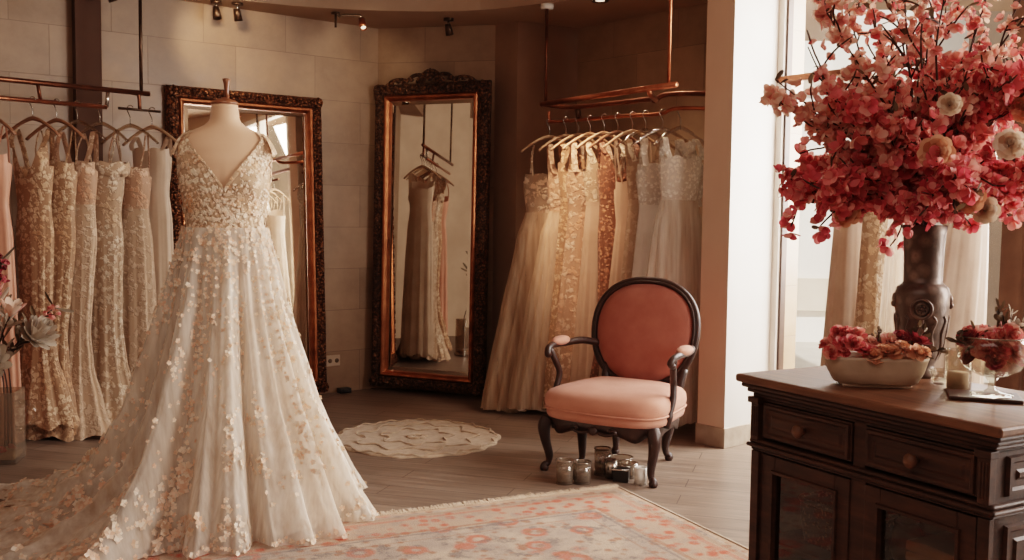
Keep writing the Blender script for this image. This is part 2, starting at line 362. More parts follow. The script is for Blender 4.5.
# ------------------------------------------------------------------ mesh helpers
class MB:
    def __init__(s): s.v = []; s.f = []; s.uv = {}
    def add(s, vs, fs):
        o = len(s.v); s.v += [tuple(p) for p in vs]; s.f += [tuple(i + o for i in f) for f in fs]
    def grid(s, rows, closed=True, cap0=False, cap1=False):
        n = len(rows[0]); vs = [p for r in rows for p in r]; fs = []
        for i in range(len(rows) - 1):
            for j in range(n if closed else n - 1):
                k = (j + 1) % n
                fs.append((i * n + j, i * n + k, (i + 1) * n + k, (i + 1) * n + j))
        if cap0: fs.append(tuple(reversed(range(n))))
        if cap1: fs.append(tuple(range((len(rows) - 1) * n, len(rows) * n)))
        s.add(vs, fs)
    def tube(s, pts, r, seg=8, cap=True, closed=False, flat=1.0):
        pts = [Vector(p) for p in pts]; n = len(pts)
        rs = r if isinstance(r, (list, tuple)) else [r] * n
        up = Vector((0, 0, 1)); rows = []; prev = None
        for i, p in enumerate(pts):
            if closed: t = pts[(i + 1) % n] - pts[i - 1]
            else: t = pts[min(i + 1, n - 1)] - pts[max(i - 1, 0)]
            if t.length < 1e-9: t = Vector((0, 0, 1))
            t.normalize()
            if prev is None:
                a = t.cross(up)
                if a.length < 1e-3: a = t.cross(Vector((1, 0, 0)))
            else: a = prev - t * prev.dot(t)
            if a.length < 1e-6: a = t.cross(Vector((.3, .9, .2)))
            a.normalize(); b = t.cross(a); prev = a
            rows.append([p + (a * cos(2 * PI * k / seg) + b * sin(2 * PI * k / seg) * flat) * rs[i] for k in range(seg)])
        if closed:
            rows.append(rows[0]); s.grid(rows)
        else: s.grid(rows, True, cap, cap)
    def lathe(s, prof, seg=32, c=(0, 0, 0), cap0=True, cap1=False):
        rows = [[(c[0] + r * cos(2 * PI * k / seg), c[1] + r * sin(2 * PI * k / seg), c[2] + z) for k in range(seg)] for r, z in prof]
        s.grid(rows, True, cap0, cap1)
    def box(s, x0, y0, z0, x1, y1, z1, mat=None):
        vs = [Vector((x, y, z)) for z in (z0, z1) for x, y in ((x0, y0), (x1, y0), (x1, y1), (x0, y1))]
        if mat: vs = [mat @ p for p in vs]
        s.add(vs, [(3, 2, 1, 0), (4, 5, 6, 7), (0, 1, 5, 4), (1, 2, 6, 5), (2, 3, 7, 6), (3, 0, 4, 7)])
    def ell(s, c, r, seg=16, rings=10, mat=None):
        rows = []
        for i in range(rings + 1):
            a = -PI / 2 + PI * i / rings
            row = []
            for k in range(seg):
                p = Vector((r[0] * cos(a) * cos(2 * PI * k / seg), r[1] * cos(a) * sin(2 * PI * k / seg), r[2] * sin(a)))
                if mat: p = mat @ p
                row.append(p + Vector(c))
            rows.append(row)
        s.grid(rows)
    def build(s, name, mat, parent=None, smooth=True, bevel=0, kind=None, loc=None):
        me = bpy.data.meshes.new(name); me.from_pydata(s.v, [], s.f); me.update()
        if s.uv:
            ul = me.uv_layers.new(name='UVMap')
            for lp in me.loops: ul.data[lp.index].uv = s.uv[lp.vertex_index]
        if smooth:
            me.polygons.foreach_set('use_smooth', [True] * len(me.polygons))
        o = bpy.data.objects.new(name, me); C.objects.link(o)
        me.materials.append(mat)
        if parent: o.parent = parent
        if loc: o.location = loc
        if bevel:
            b = o.modifiers.new('edge', 'BEVEL'); b.width = bevel; b.segments = 2; b.limit_method = 'ANGLE'
        if kind: o['kind'] = kind
        return o

def thing(name, label, cat, loc=(0, 0, 0), rotz=0, group=None, rot=None):
    o = bpy.data.objects.new(name, None); C.objects.link(o)
    o.empty_display_size = .05
    o.location = loc; o.rotation_euler = rot if rot else (0, 0, rotz)
    o['label'] = label; o['category'] = cat
    if group: o['group'] = group
    return o
def tag(o, label, cat, group=None, kind=None):
    o['label'] = label; o['category'] = cat
    if group: o['group'] = group
    if kind: o['kind'] = kind
    return o
def dup(root, loc, rotz=0, label=None, group=None, rot=None, scale=None):
    r = root.copy(); C.objects.link(r); r.location = loc; r.rotation_euler = rot if rot else (0, 0, rotz)
    if scale: r.scale = (scale,) * 3
    if label: r['label'] = label
    if group: r['group'] = group
    for ch in list(root.children):
        c = ch.copy(); C.objects.link(c); c.parent = r
        for g in list(ch.children):
            d = g.copy(); C.objects.link(d); d.parent = c
    return r
def interp(tab, t):
    # smooth table lookup: tab = [(t, v1, v2, ...)] sorted
    if t <= tab[0][0]: return tab[0][1:]
    for a, b in zip(tab, tab[1:]):
        if t <= b[0]:
            u = (t - a[0]) / (b[0] - a[0]); u = u * u * (3 - 2 * u) * .5 + u * .5
            return tuple(p + (q - p) * u for p, q in zip(a[1:], b[1:]))
    return tab[-1][1:]
def catmull(pts, n=6):
    pts = [Vector(p) for p in pts]; out = []
    P = [pts[0] * 2 - pts[1]] + pts + [pts[-1] * 2 - pts[-2]]
    for i in range(1, len(P) - 2):
        for k in range(n):
            t = k / n; a, b, c, d = P[i - 1:i + 3]
            out.append(.5 * ((2 * b) + (c - a) * t + (2 * a - 5 * b + 4 * c - d) * t * t + (3 * b - a - 3 * c + d) * t ** 3))
    out.append(pts[-1]); return out

# ------------------------------------------------------------------ the room
HC, HS = 2.95, 2.65
def wall(name, a, b, mat, z0=0, z1=HC, thick=.12):
    """upright wall from a to b; the room lies on its right-hand side when walking a->b; thickness goes outward"""
    m = MB(); a, b = Vector(a).to_2d(), Vector(b).to_2d(); d = b - a; ln = d.length; n = Vector((-d.y, d.x)) / ln * thick
    base = [a, b, b + n, a + n]; us = [0, ln, ln, 0]
    vs = [(p.x, p.y, z) for z in (z0, z1) for p in base]
    m.add(vs, [(3, 2, 1, 0), (4, 5, 6, 7), (0, 1, 5, 4), (1, 2, 6, 5), (2, 3, 7, 6), (3, 0, 4, 7)])
    for i in range(8): m.uv[i] = (us[i % 4] + (0 if i % 4 < 2 else .1), vs[i][2])
    return m.build(name, mat, None, False, kind='structure')

WL = (-4.6, 4.60); WC = (-1.0, 7.415); WB = (-.14, 7.215); WP = (.02, 7.06); WN = (.455, 7.30); WE = (1.62, 5.91)
wall('wall_left', WL, WC, M['tile'])
wall('wall_back', WC, WB, M['tile'])
wall('wall_pilaster', WB, WP, M['plaster_brown'])
wall('wall_niche_side', WP, WN, M['plaster_brown'])
wall('wall_niche_back', WN, WE, M['tile'])
wall('wall_far_left', (-4.6, -2.5), WL, M['room_plaster'])
wall('wall_behind', (3.5, -2.5), (-4.6, -2.5), M['room_plaster'])
# dark brown pilaster strip on the left wall
dl = (Vector(WC) - Vector(WL)).normalized(); nl = Vector((dl.y, -dl.x))
def on_left(t, off): p = Vector(WC) - dl * t + nl * off; return p
m = MB(); a = on_left(2.12, 0); b = on_left(1.97, 0)
vs = [(p.x, p.y, z) for z in (0, HC) for p in (a, b, b + nl * .07, a + nl * .07)]
m.add(vs, [(3, 2, 1, 0), (4, 5, 6, 7), (0, 1, 5, 4), (1, 2, 6, 5), (2, 3, 7, 6), (3, 0, 4, 7)])
m.build('column', M['pillar_brown'], None, False, kind='structure')
# floor
m = MB(); m.box(-5.2, -3, -.1, 4.0, 8, 0); m.build('floor', M['floor'], None, False, kind='structure')
# ceiling: high slab plus the lower curved soffit with its fascia
m = MB(); m.box(-5.2, -3, HC, 4.0, 8, HC + .1); m.build('ceiling', M['ceiling'], None, False, kind='structure')
arc = catmull([(-4.55, 4.3, 0), (-3.4, 5.35, 0), (-2.5, 6.05, 0), (-1.77, 6.483, 0), (-1.299, 6.686, 0), (-.768, 6.767, 0), (-.233, 6.703, 0), (.329, 6.364, 0), (.85, 5.95, 0), (1.2, 5.55, 0), (1.45, 5.2, 0)], 6)
m = MB(); inner = [(p.x, p.y) for p in arc]
outer = []
for i, p in enumerate(inner):
    outer.append((p[0] * 1.0 + (p[0] + 1.0) * .45, max(p[1] + 1.4, 7.7)))
rows = [[(x, y, HS) for x, y in outer], [(x, y, HS) for x, y in inner], [(x, y, HC + .02) for x, y in inner]]
m.grid(rows, False); m.build('ceiling_soffit', M['ceiling'], None, False, kind='structure')

# column at the window: white face to the right, shade painted on the left face, stone base
PA = Vector((1.207, 5.575)); da = Vector((-.66, .75)).normalized(); db = Vector((.75, .66)).normalized()
def slab(m, off, z0, z1, ln=.52, w=.19):
    p = PA - da * off - db * off
    q = [p, p + db * (ln + off), p + db * (ln + off) + da * (w + 2 * off), p + da * (w + 2 * off)]
    m.add([(c.x, c.y, z) for z in (z0, z1) for c in q], [(3, 2, 1, 0), (4, 5, 6, 7), (0, 1, 5, 4), (1, 2, 6, 5), (2, 3, 7, 6), (3, 0, 4, 7)])
m = MB(); slab(m, 0, 0, HC); o = m.build('wall_column', M['white_plaster'], None, False, kind='structure'); o.data.materials.append(M['shaded_face']); o.data.polygons[5].material_index = 1
m = MB(); slab(m, .008, 0, .115); m.build('baseboard_column', M['stone_base'], None, False, kind='structure', bevel=.003)

# shop window at the front, added unseen one at the side
def window(name, a, b, z0, z1, splits, transom, deco=True):
    a, b = Vector(a), Vector(b); d = b - a; ln = d.length; ang = math.atan2(d.y, d.x)
    w = bpy.data.objects.new(name, None); C.objects.link(w); w.location = (a.x, a.y, 0); w.rotation_euler = (0, 0, ang); w['kind'] = 'structure'
    f = MB(); t = .05
    f.box(0, -.04, z0, .045, .04, z1); f.box(ln - .06, -.04, z0, ln, .04, z1)
    f.box(0, -.04, z0, ln, .04, z0 + .06); f.box(0, -.04, z1 - .06, ln, .04, z1)
    for s in splits: f.box(s - .03, -.04, z0, s + .03, .04, z1)
    f.build('window_frame', M['frame_white'], w, False, .004)
    f = MB(); f.box(.045, -.022, z0 + .06, .06, .022, z1 - .06)
    for s in splits: f.box(s + .03, -.022, z0 + .06, s + .045, .022, z1 - .06)
    f.build('window_seal', M['frame_dark'], w, False)
    xs = [.045] + list(splits) + [ln - .06]
    for x0, x1 in zip(xs, xs[1:]):
        g = MB(); g.add([(x0, 0, z0 + .06), (x1, 0, z0 + .06), (x1, 0, z1 - .06), (x0, 0, z1 - .06)], [(0, 1, 2, 3)])
        g.build('window_pane', M['window_glass'], w, False)
    if transom:
        f = MB(); f.box(.0, -.045, transom - .018, ln, -.012, transom + .018); f.build('transom_bar', M['copper_dark'], w, False, .006)
    return w
W0 = PA + db * .455; W1 = Vector((2.95, 4.05)); W2 = Vector((3.5, 1.0))
window('window_1', W0, W1, 0, 2.78, [.90, 1.62], 2.1)
window('added_side_window', W1, W2, 0, 2.78, [1.0, 2.0], 2.1)  # unseen window, added to carry the key light from the right
wall('wall_right', W2, (3.5, -2.5), M['room_plaster'])
wall('wall_over_window', W0, W1, M['room_plaster'], 2.78, HC)
wall('wall_over_added_window', W1, W2, M['room_plaster'], 2.78, HC)
# outside
m = MB(); m.box(1.4, 1, -.32, 16, 20, -.12); m.build('pavement_outside', M['pavement'], None, False, kind='structure')
fa = bpy.data.objects.new('facade_outside', None); C.objects.link(fa); fa['kind'] = 'structure'
m = MB(); m.box(1.9, 11.5, -.2, 5.15, 11.8, 5.5); m.build('facade_wall', M['facade'], fa, False)
m = MB()
m.box(1.9, 11.42, .25, 5.15, 11.5, .62); m.box(1.9, 11.42, 2.75, 5.15, 11.5, 2.95); m.box(3.0, 11.45, .62, 3.2, 11.5, 2.75); m.box(4.3, 11.45, .62, 4.45, 11.5, 2.75)
m.build('facade_band', M['facade_band'], fa, False)
m = MB(); m.box(6.0, .5, -.2, 6.3, 8.6, 4.6); m.build('added_mirror_backdrop', M['facade_band'], None, False, kind='structure')  # unseen wall added so the wide mirror reflects beige instead of bright sky
m = MB(); m.box(5.15, 9.5, -.2, 10, 12, 5.0); m.build('facade_neighbour', M['facade_brown'], None, False, kind='structure')

# outlet on the back-left wall
p = on_left(.37, .0)
t = thing('wall_outlet', 'small beige double socket plate low on the tiled wall', 'socket', (p.x, p.y, .235), math.atan2(dl.y, dl.x))
m = MB(); m.box(-.055, -.012, -.04, .055, 0, .04); m.build('cover_plate', M['plastic_white'], t, False, .004)
for sx in (-.027, .027):
    m = MB(); m.lathe([(0, 0), (.016, 0), (.016, .003), (0, .003)], 16)
    o = m.build('socket', M['socket_dark'], t); o.rotation_euler = (PI / 2, 0, 0); o.location = (sx, -.012, 0)
p = on_left(.30, .045)
m = MB(); m.box(-.045, -.03, 0, .045, .03, .035); m.box(-.02, -.045, .008, .02, -.03, .026)
tag(m.build('power_adapter', M['black'], None, False, .005, loc=(p.x, p.y, 0)), 'small black adapter block on the floor between the two mirrors', 'adapter').rotation_euler = (0, 0, .6)

# ------------------------------------------------------------------ mirrors
def mirror(name, label, loc, ang, w, h, fw, lean, mats, crest=False):
    t = thing(name, label, 'mirror', loc, rot=(-lean, 0, ang))
    # local: x right, z up, front = -y
    def rect(i): return [(i, i), (w - i, i), (w - i, h - i), (i, h - i)]
    def loft(mb, prof):
        rows = []
        for inset, d in prof: rows.append([(x, -d, z) for x, z in rect(inset)])
        mb.grid(rows)
    m = MB(); loft(m, [(0, -.035), (0, .0), (.012, .02), (fw * .3, .028), (fw * .62, .02), (fw * .66, .008), (fw * .66, -.02)])
    m.add([(0, .035, 0), (w, .035, 0), (w, .035, h), (0, .035, h)], [(0, 1, 2, 3)])
    m.build('frame', mats[0], t, False, .003)
    m = MB(); loft(m, [(fw * .64, -.02), (fw * .64, .016), (fw * .74, .03), (fw * .86, .026), (fw * .97, .006), (fw, -.012)])
    m.build('inner_rim', M['gilt_lip'], t, False, .003)
    m = MB(); i = fw - .003; m.add([(x, .012, z) for x, z in rect(i)], [(0, 1, 2, 3)])
    b = i + .028
    m.build('mirror_glass', M['mirror'], t, False)
    m = MB(); rows = [[(x, -d, z) for x, z in rect(q)] for q, d in ((i, -.0118), (b, -.0085), (b + .002, -.0117))]
    m.grid(rows); m.build('bevelled_edge', M['mirror'], t, False)
    # carved running ornament
    m = MB(); rnd = random.Random(3)
    def orn(x, z, along, k):
        s = fw * .2
        if k % 2 == 0:
            m.ell((x, -.026, z), (s * (1.15 if along else .8), .014, s * (.8 if along else 1.15)), 8, 5)
        else:
            for q in (-1, 1):
                dx, dz = (0, q * s * .55) if along else (q * s * .55, 0)
                m.ell((x + dx, -.024, z + dz), (s * .5, .012, s * .5), 7, 4)
    c = fw * .33; step = fw * .36
    n = int((w - 2 * c) / step)
    for k in range(n + 1):
        for z in (c, h - c): orn(c + (w - 2 * c) * k / n, z, True, k)
    n = int((h - 2 * c) / step)
    for k in range(1, n):
        for x in (c, w - c): orn(x, c + (h - 2 * c) * k / n, False, k)
    m.build('carved_ornament', mats[1], t)
    # corner rosettes
    for x, z in ((c, c), (w - c, c), (w - c, h - c), (c, h - c)):
        m = MB()
        for k in range(8):
            a = 2 * PI * k / 8
            m.ell((x + cos(a) * fw * .2, -.032, z + sin(a) * fw * .2), (fw * .13, .012, fw * .13), 8, 5)
        m.ell((x, -.038, z), (fw * .13, .016, fw * .13), 10, 6)
        m.build('corner_rosette', mats[1], t)
    if crest:
        m = MB(); cx = w / 2
        for q in (-1, 1):
            def S(x, z): return (cx + q * x, -.012, h + z)
            m.tube(catmull([S(.36, -.01), S(.31, .022), S(.24, .03), S(.19, .012), S(.2, -.004), S(.225, .004), S(.22, .014)], 5), [.012] * 30 + [.008] * 1, 8)
            m.tube(catmull([S(.2, .0), S(.15, .045), S(.09, .055), S(.05, .03), S(.06, .012), S(.08, .02)], 5), .014, 8)
            m.tube(catmull([S(.1, .01), S(.06, .06), S(.02, .085)], 5), [.016] * 5 + [.012] * 5 + [.005], 8)
            for k in range(5):
                m.ell(S(.1 + .055 * k, .012 + .012 * sin(k)), (.022, .012, .014), 8, 5)
        for k in range(7):
            a = PI * (k + .5) / 7
            m.ell((cx + cos(a) * .035, -.018, h + .03 + sin(a) * .045), (.014, .013, .026), 8, 5, Matrix.Rotation(-(a - PI / 2), 3, 'Y'))
        m.ell((cx, -.02, h + .03), (.024, .018, .024), 10, 6)
        m.build('carved_crest', mats[1], t)
    return t
dlw = math.atan2(dl.y, dl.x)
mirror('floor_mirror', 'wide gilt-framed mirror leaning behind the lace gown on the form', (-1.30 - dl.x * 1.09, 7.02 - dl.y * 1.09, 0.036), dlw, 1.09, 2.07, .115, .045, (M['gilt_dark'], M['gilt_dark']))
mirror('floor_mirror', 'tall narrow dark carved mirror with scroll crest, standing on the floor', (-1.03, 7.315, .034), -.42, .92, 2.2, .125, .022, (M['gilt_brown'], M['gilt_brown']), True)

# ------------------------------------------------------------------ garment rails
def rail_pts(t, name, pts, r, mat, parent, n=6): m = MB(); m.tube(catmull(pts, n) if n > 1 else pts, r, 10); return m.build(name, mat, parent)
LB = Vector((-2.575, 5.665, 1.9)); LD = Vector((.70, .714, 0)).normalized()
LNf = Vector((LD.y, -LD.x, 0))            # toward the room
t = thing('garment_rail', 'double copper hanging rail on a ceiling rod at left', 'clothes rail')
A = lambda s, f=0, z=1.9: tuple(LB + LD * s + LNf * f + Vector((0, 0, z - 1.9)))
rail_pts(t, 'upper_tube', [A(-1.4, .03, 2.0), A(.55, .0, 2.0)], .015, M['copper_dark'], t, 1)
rail_pts(t, 'lower_tube', [A(-1.4), A(.29)], .013, M['copper'], t, 1)
rail_pts(t, 'end_bracket', [A(.30, 0, 2.0), A(.46, 0, 1.995), A(.485, 0, 1.98), A(.49, 0, 1.9)], .011, M['copper_dark'], t, 3)
rail_pts(t, 'hook_bar', [A(.29, 0, 1.9), A(.30, 0, 2.0)], .011, M['steel'], t, 1)
rail_pts(t, 'hook_bar', [A(-.08, 0, 1.9), A(-.1, 0.01, 2.0)], .010, M['copper_dark'], t, 1)
rail_pts(t, 'hook_bar', [A(.36, 0, 1.9), A(.62, 0, 1.9)], .008, M['dark_metal'], t, 1)
rail_pts(t, 'ceiling_rod', [A(.5, 0, 2.0), A(.5, 0, 2.65)], .010, M['dark_metal'], t, 1)
rail_pts(t, 'ceiling_rod', [A(-1.2, 0.03, 2.0), A(-1.2, 0.03, 2.65)], .010, M['dark_metal'], t, 1)

RB = Vector((.246, 6.678, 1.92)); RD = Vector((.69, -.724, 0)).normalized(); RNf = Vector((-RD.y, RD.x, 0)) * -1   # toward the room (front-left)
t = thing('garment_rail', 'copper hanging rail on two ceiling rods above the right gowns', 'clothes rail')
R = lambda s, f=0, z=1.92: tuple(RB + RD * s + RNf * f + Vector((0, 0, z - 1.92)))
rail_pts(t, 'lower_tube', [R(-.02, 0, 1.99), R(-.015, 0, 1.94), R(.03, 0, 1.92), R(.6), R(.9, 0, 1.915), R(1.06, .03, 1.935), R(1.4, -.02, 1.91)], .012, M['copper'], t)
rail_pts(t, 'upper_tube', [R(.06, .15, 2.02), R(1.3, .365, 2.02)], .017, M['copper'], t, 1)
rail_pts(t, 'middle_tube', [R(.06, .14, 2.02), R(.2, .04, 2.0), R(.5, .02, 2.0), R(.86, .05, 2.0), R(.92, .07, 1.985), R(1.0, .04, 2.02), R(1.4, .0, 2.0)], .015, M['copper_dark'], t)
rail_pts(t, 'end_bracket', [R(1.08, .33, 2.015), R(1.06, .28, 1.985), R(.94, .08, 1.985)], .014, M['copper'], t, 3)
rail_pts(t, 'hook_bar', [R(.25, .02, 2.0), R(.25, 0, 1.93)], .02, M['dark_metal'], t, 1)
rail_pts(t, 'ceiling_rod', [R(.1, .155, 2.02), R(.1, .155, 2.65)], .010, M['copper_dark'], t, 1)
rail_pts(t, 'ceiling_rod', [R(1.24, .355, 2.02), R(1.24, .355, 2.95)], .010, M['copper'], t, 1)
m = MB(); m.lathe([(0, 0), (.04, 0), (.042, .012), (.042, .03), (0, .03)], 24); m.build('ceiling_rose', M['porcelain'], t, loc=R(.1, .155, 2.62))

WBp = Vector((1.62, 5.28, 1.95)); WD = (W1 - W0).normalized(); WD = Vector((WD.x, WD.y, 0)); WNf = Vector((-WD.y, WD.x, 0)) * -1
t = thing('garment_rail', 'hanging rail in front of the shop window behind the blossoms', 'clothes rail')
Wp = lambda s, f=0, z=1.95: tuple(WBp + WD * s + WNf * f + Vector((0, 0, z - 1.95)))
rail_pts(t, 'lower_tube', [Wp(0.1), Wp(1.5)], .012, M['copper_dark'], t, 1)
for s in (.55, 1.35): rail_pts(t, 'ceiling_rod', [Wp(s), Wp(s, 0, 2.95)], .010, M['dark_metal'], t, 1)

# ------------------------------------------------------------------ hangers and gowns
def hanger_base(mat):
    t = thing('clothes_hanger', 'hanger', 'hanger')
    m = MB(); rows = []
    for k in range(21):
        x = -.2 + .4 * k / 20; a = abs(x) / .2
        z = -.108 - .105 * a ** 1.5; y = -.012 * a * a
        hz = .013 - .004 * a; hy = .008 + .006 * a
        rows.append([(x, y + hy * cos(q), z + hz * sin(q)) for q in [2 * PI * j / 8 for j in range(8)]])
    m.grid(rows, True, True, True); m.build('shoulder_bar', mat, t)
    m = MB(); pts = [(0, 0, -.115), (0, 0, -.05)]
    for k in range(9):
        a = -.35 + (PI + .5) * k / 8
        pts.append((.02 - .02 * cos(a) - .02, 0, -.012 + .024 * sin(a)) if False else (.022 * cos(PI - a), 0, -.008 + .02 * sin(a)))
    m.tube(pts[:1] + [(-.0, 0, -.06), (-.012, 0, -.035)] + [(-.022 * cos(a), 0, -.012 + .022 * sin(a)) for a in [(-.3 + 3.2 * k / 8) for k in range(9)]], .0028, 6)
    m.build('hook', M['steel'], t)
    return t
hp = hanger_base(M['hanger_wood']); hb = hanger_base(M['hanger_brown']); hw = hanger_base(M['hanger_clear'])
hused = {'p': False, 'b': False, 'w': False}
def place_hanger(kind, loc, rz, label, group):
    src = {'p': hp, 'b': hb, 'w': hw}[kind]
    if not hused[kind]:
        hused[kind] = True; src.location = loc; src.rotation_euler = (0, 0, rz); src['label'] = label; src['group'] = group; return src
    return dup(src, loc, rz, label, group)

def gown(label, loc, rz, group, bodice, skirt, seed=0, rail=1.9, hem=.04, neck=.30, shape='A', w=.17, hemw=.3, hemd=None,
         top='sweet', straps='thin', sheer=None, folds=11, famp=.12, sway=(0, 0), cat='gown', hem_rows=None, sleeve=None, waist=None, depth=.38):
    """local origin on the floor under the hook; x = shoulder direction, front = -y"""
    rnd = random.Random(seed)
    t = thing('wedding_gown', label, cat, (loc[0], loc[1], 0), rz, group)
    zt = rail - neck; zw = waist or zt - .26; zb = hem; H = zw - zb
    hemd = hemd or hemw * .34
    ph = [rnd.uniform(0, 6.28) for _ in range(6)]; n1 = folds; n2 = folds * 2 + 3; Nn = 84
    def prof(z):
        if z >= zw:
            u = (z - zw) / (zt - zw); a = w * (.84 + .16 * sin(min(1, u * 1.05) * PI / 2)); return a, a * (depth + .1 * u)
        u = (zw - z) / H
        if shape == 'A': f = u ** .95
        elif shape == 'M': f = interp([(0, 0), (.15, .1), (.35, .0), (.55, -.06), (.7, .12), (.86, .56), (1, 1)], u)[0]
        elif shape == 'C': f = interp([(0, 0), (.15, .2), (.4, .3), (1, .5)], u)[0] * 1.0
        elif shape == 'B': f = interp([(0, 0), (.12, .34), (.5, .66), (1, 1)], u)[0]
        a0 = w * .84; return a0 + (hemw - a0) * f, a0 * depth + (hemd - a0 * depth) * f
    def pt(th, z, sc=1.0, amp=famp):
        a, b = prof(z); u = max(0, (zw - z) / H)
        fo = amp * min(1, .12 + u * 1.25) if z < zw else amp * .12
        k = 1 + fo * (.6 * sin(n1 * th + ph[0] + u * .8) + .3 * sin(n2 * th + ph[1] - u) + .25 * sin(5 * th + ph[2]))
        if z >= zw:      # bust
            uu = (z - zw) / (zt - zw)
            g = sum(math.exp(-((th - c) / .42) ** 2) for c in (-.62, .62)) * math.exp(-((uu - .72) / .3) ** 2); k += .16 * g
        s = u ** 1.3
        return (a * k * sc * sin(th) + sway[0] * s, -b * k * sc * cos(th) + sway[1] * s, z)
    def ztop(th):
        th = (th + PI) % (2 * PI) - PI; q = abs(th)
        if top == 'sweet': return zt - .035 * math.exp(-(th / .3) ** 2) + .012 * cos(3.2 * q) if q < 1.4 else zt - .05 - .03 * min(1, (q - 1.4))
        if top == 'v': return zt + .06 - .19 * math.exp(-(th / .5) ** 2) if q < 1.2 else zt - .06
        if top == 'off': return zt + .02 * sin(q * 2) - .01
        if top == 'high': return zt + .085 - .06 * math.exp(-(th / .45) ** 2) if q < 1.25 else zt - .02 + .07 * min(1, max(0, (q - 2.0)))
        return zt - .01
    ths = [2 * PI * k / Nn for k in range(Nn)]
    rows = []
    for i in range(15):
        v = i / 14; rows.append([pt(th, zw - .01 + (ztop(th) - zw + .01) * v) for th in ths])
    m = MB(); m.grid(rows); m.build('bodice', bodice, t)
    rows = []; nr = 34
    for i in range(nr + 1):
        u = i / nr; rows.append([pt(th, zw - H * u + (0 if u < 1 else .015 * sin(7 * th + ph[3])), 1.0) for th in ths])
    m = MB(); m.grid(rows); m.build('skirt', skirt, t)
    if sheer:
        rows = []
        for i in range(nr + 1):
            u = i / nr; rows.append([pt(th + .2, zw - H * u * .995, 1.05 + .16 * u, famp * 1.6) for th in ths])
        m = MB(); m.grid(rows); m.build('overskirt', sheer, t)
    # waist seam ribbon
    m = MB(); m.grid([[pt(th, z, 1.015) for th in ths] for z in (zw - .012, zw, zw + .012)]); m.build('waistband', skirt if not sheer else bodice, t)
    zh = rail - .155
    if straps:
        for q in (-1, 1):
            wd = {'thin': .006, 'wide': .018, 'lace': .02}[straps]
            th = q * (.75 if top != 'v' else .85)
            p0 = Vector(pt(th, ztop(th) - .012)); p2 = Vector((q * .115, 0, zh - .012)); p3 = Vector(pt(PI - q * .7, ztop(PI - q * .7) - .01))
            p3.x = q * abs(p3.x)
            pts = catmull([p0, (p0 + p2) / 2 + Vector((q * .012, -.012, 0)), p2 + Vector((0, -.012, 0)), p2 + Vector((0, 0, .012)), p2 + Vector((0, .012, 0)), (p2 + p3) / 2 + Vector((0, .012, 0)), p3], 4)
            m = MB(); m.grid([[p + Vector((-wd, 0, 0)), p + Vector((-wd * .3, -.002, .0)), p + Vector((wd * .3, -.002, 0)), p + Vector((wd, 0, 0))] for p in pts], False)
            m.build('strap', bodice, t)
    if top == 'off':
        m = MB(); rows = []
        for i in range(7):
            v = i / 6; rows.append([Vector(pt(th, zt - .06 + .075 * v, 1.05 + .06 * sin(v * PI))) + Vector((.02 * sin(th), 0, .008 * sin(9 * th + ph[4]))) for th in ths])
        m.grid(rows); m.build('off_shoulder_collar', bodice, t)
    if sleeve:
        for q in ((-1, 1) if sleeve[1] == 2 else (sleeve[1],)):
            m = MB(); ln = sleeve[0]
            rows = []
            for i in range(13):
                v = i / 12; c = Vector((q * (.12 + .06 * min(1, v * 3) + .02 * v), -.02 - .02 * v, zh - .015 - ln * v - .02 * min(1, v * 2)))
                r = .045 + .012 * sin(v * 3) + .008 * sin(v * 19 + ph[5])
                rows.append([c + Vector((r * cos(a) * (1 + .15 * sin(3 * a + v * 5)), r * .7 * sin(a), .01 * cos(2 * a))) for a in [2 * PI * k / 16 for k in range(16)]])
            m.grid(rows); m.build('sleeve', bodice, t)
    if hem_rows:      # ruffles
        for u0, u1 in hem_rows:
            m = MB(); rows = []
            for i in range(5):
                v = i / 4; u = u0 + (u1 - u0) * v
                rows.append([pt(th, zw - H * u, 1.03 + .12 * v + .03 * v * sin(17 * th + ph[4] + 3 * v), famp) for th in ths])
            m.grid(rows); m.build('ruffle', sheer or skirt, t)
    return t

def rail_gown(base, dirv, s, off, rz, label, group, hk, hlabel, rail, hgroup, **kw):
    p = base + dirv * s
    place_hanger(hk, (p.x, p.y, rail + .012), rz, hlabel, hgroup)
    return gown(label, (p.x + off[0], p.y + off[1]), rz, group, rail=rail, **kw)

GL = 'gowns on the left rail'; HL = 'hangers on the left rail'
ang = -.32
def left(s, label, hk, hlabel, rz=ang, **kw): return rail_gown(LB, LD, s, (0, 0), rz, label, GL, hk, hlabel, 1.9, HL, **kw)
left(-.36, 'peach satin gown at the outer end of the left rail', 'b', 'brown wooden hanger carrying the peach satin gown', bodice=M['peach'], skirt=M['peach'], seed=1, shape='C', w=.15, hemw=.24)
left(-.125, 'deep V-strap lace gown hanging between peach gown and golden lace gown', 'b', 'brown wooden hanger carrying the deep V-strap lace gown', bodice=M['lace_gold'], skirt=M['lace_gold'], seed=2, shape='M', w=.13, hemw=.26, hemd=.1, top='v', straps='wide', hem=.1)
left(.005, 'golden lace fit-and-flare gown with patterned hem beside the glass vase', 'b', 'brown wooden hanger carrying the golden lace gown', bodice=M['lace_gold'], skirt=M['lace_gold'], seed=3, shape='M', w=.13, hemw=.25, hemd=.11, hem=.0155, sway=(-.1, -.03), neck=.33)
left(.12, 'cream mermaid gown with flared tonal lace hem on the left rail', 'w', 'clear-white hanger carrying the cream mermaid gown', bodice=M['lace_blush'], skirt=M['lace_soft'], seed=4, shape='M', w=.13, hemw=.27, hemd=.11, straps='wide', hem=.015, neck=.32, sway=(-.03, -.05))
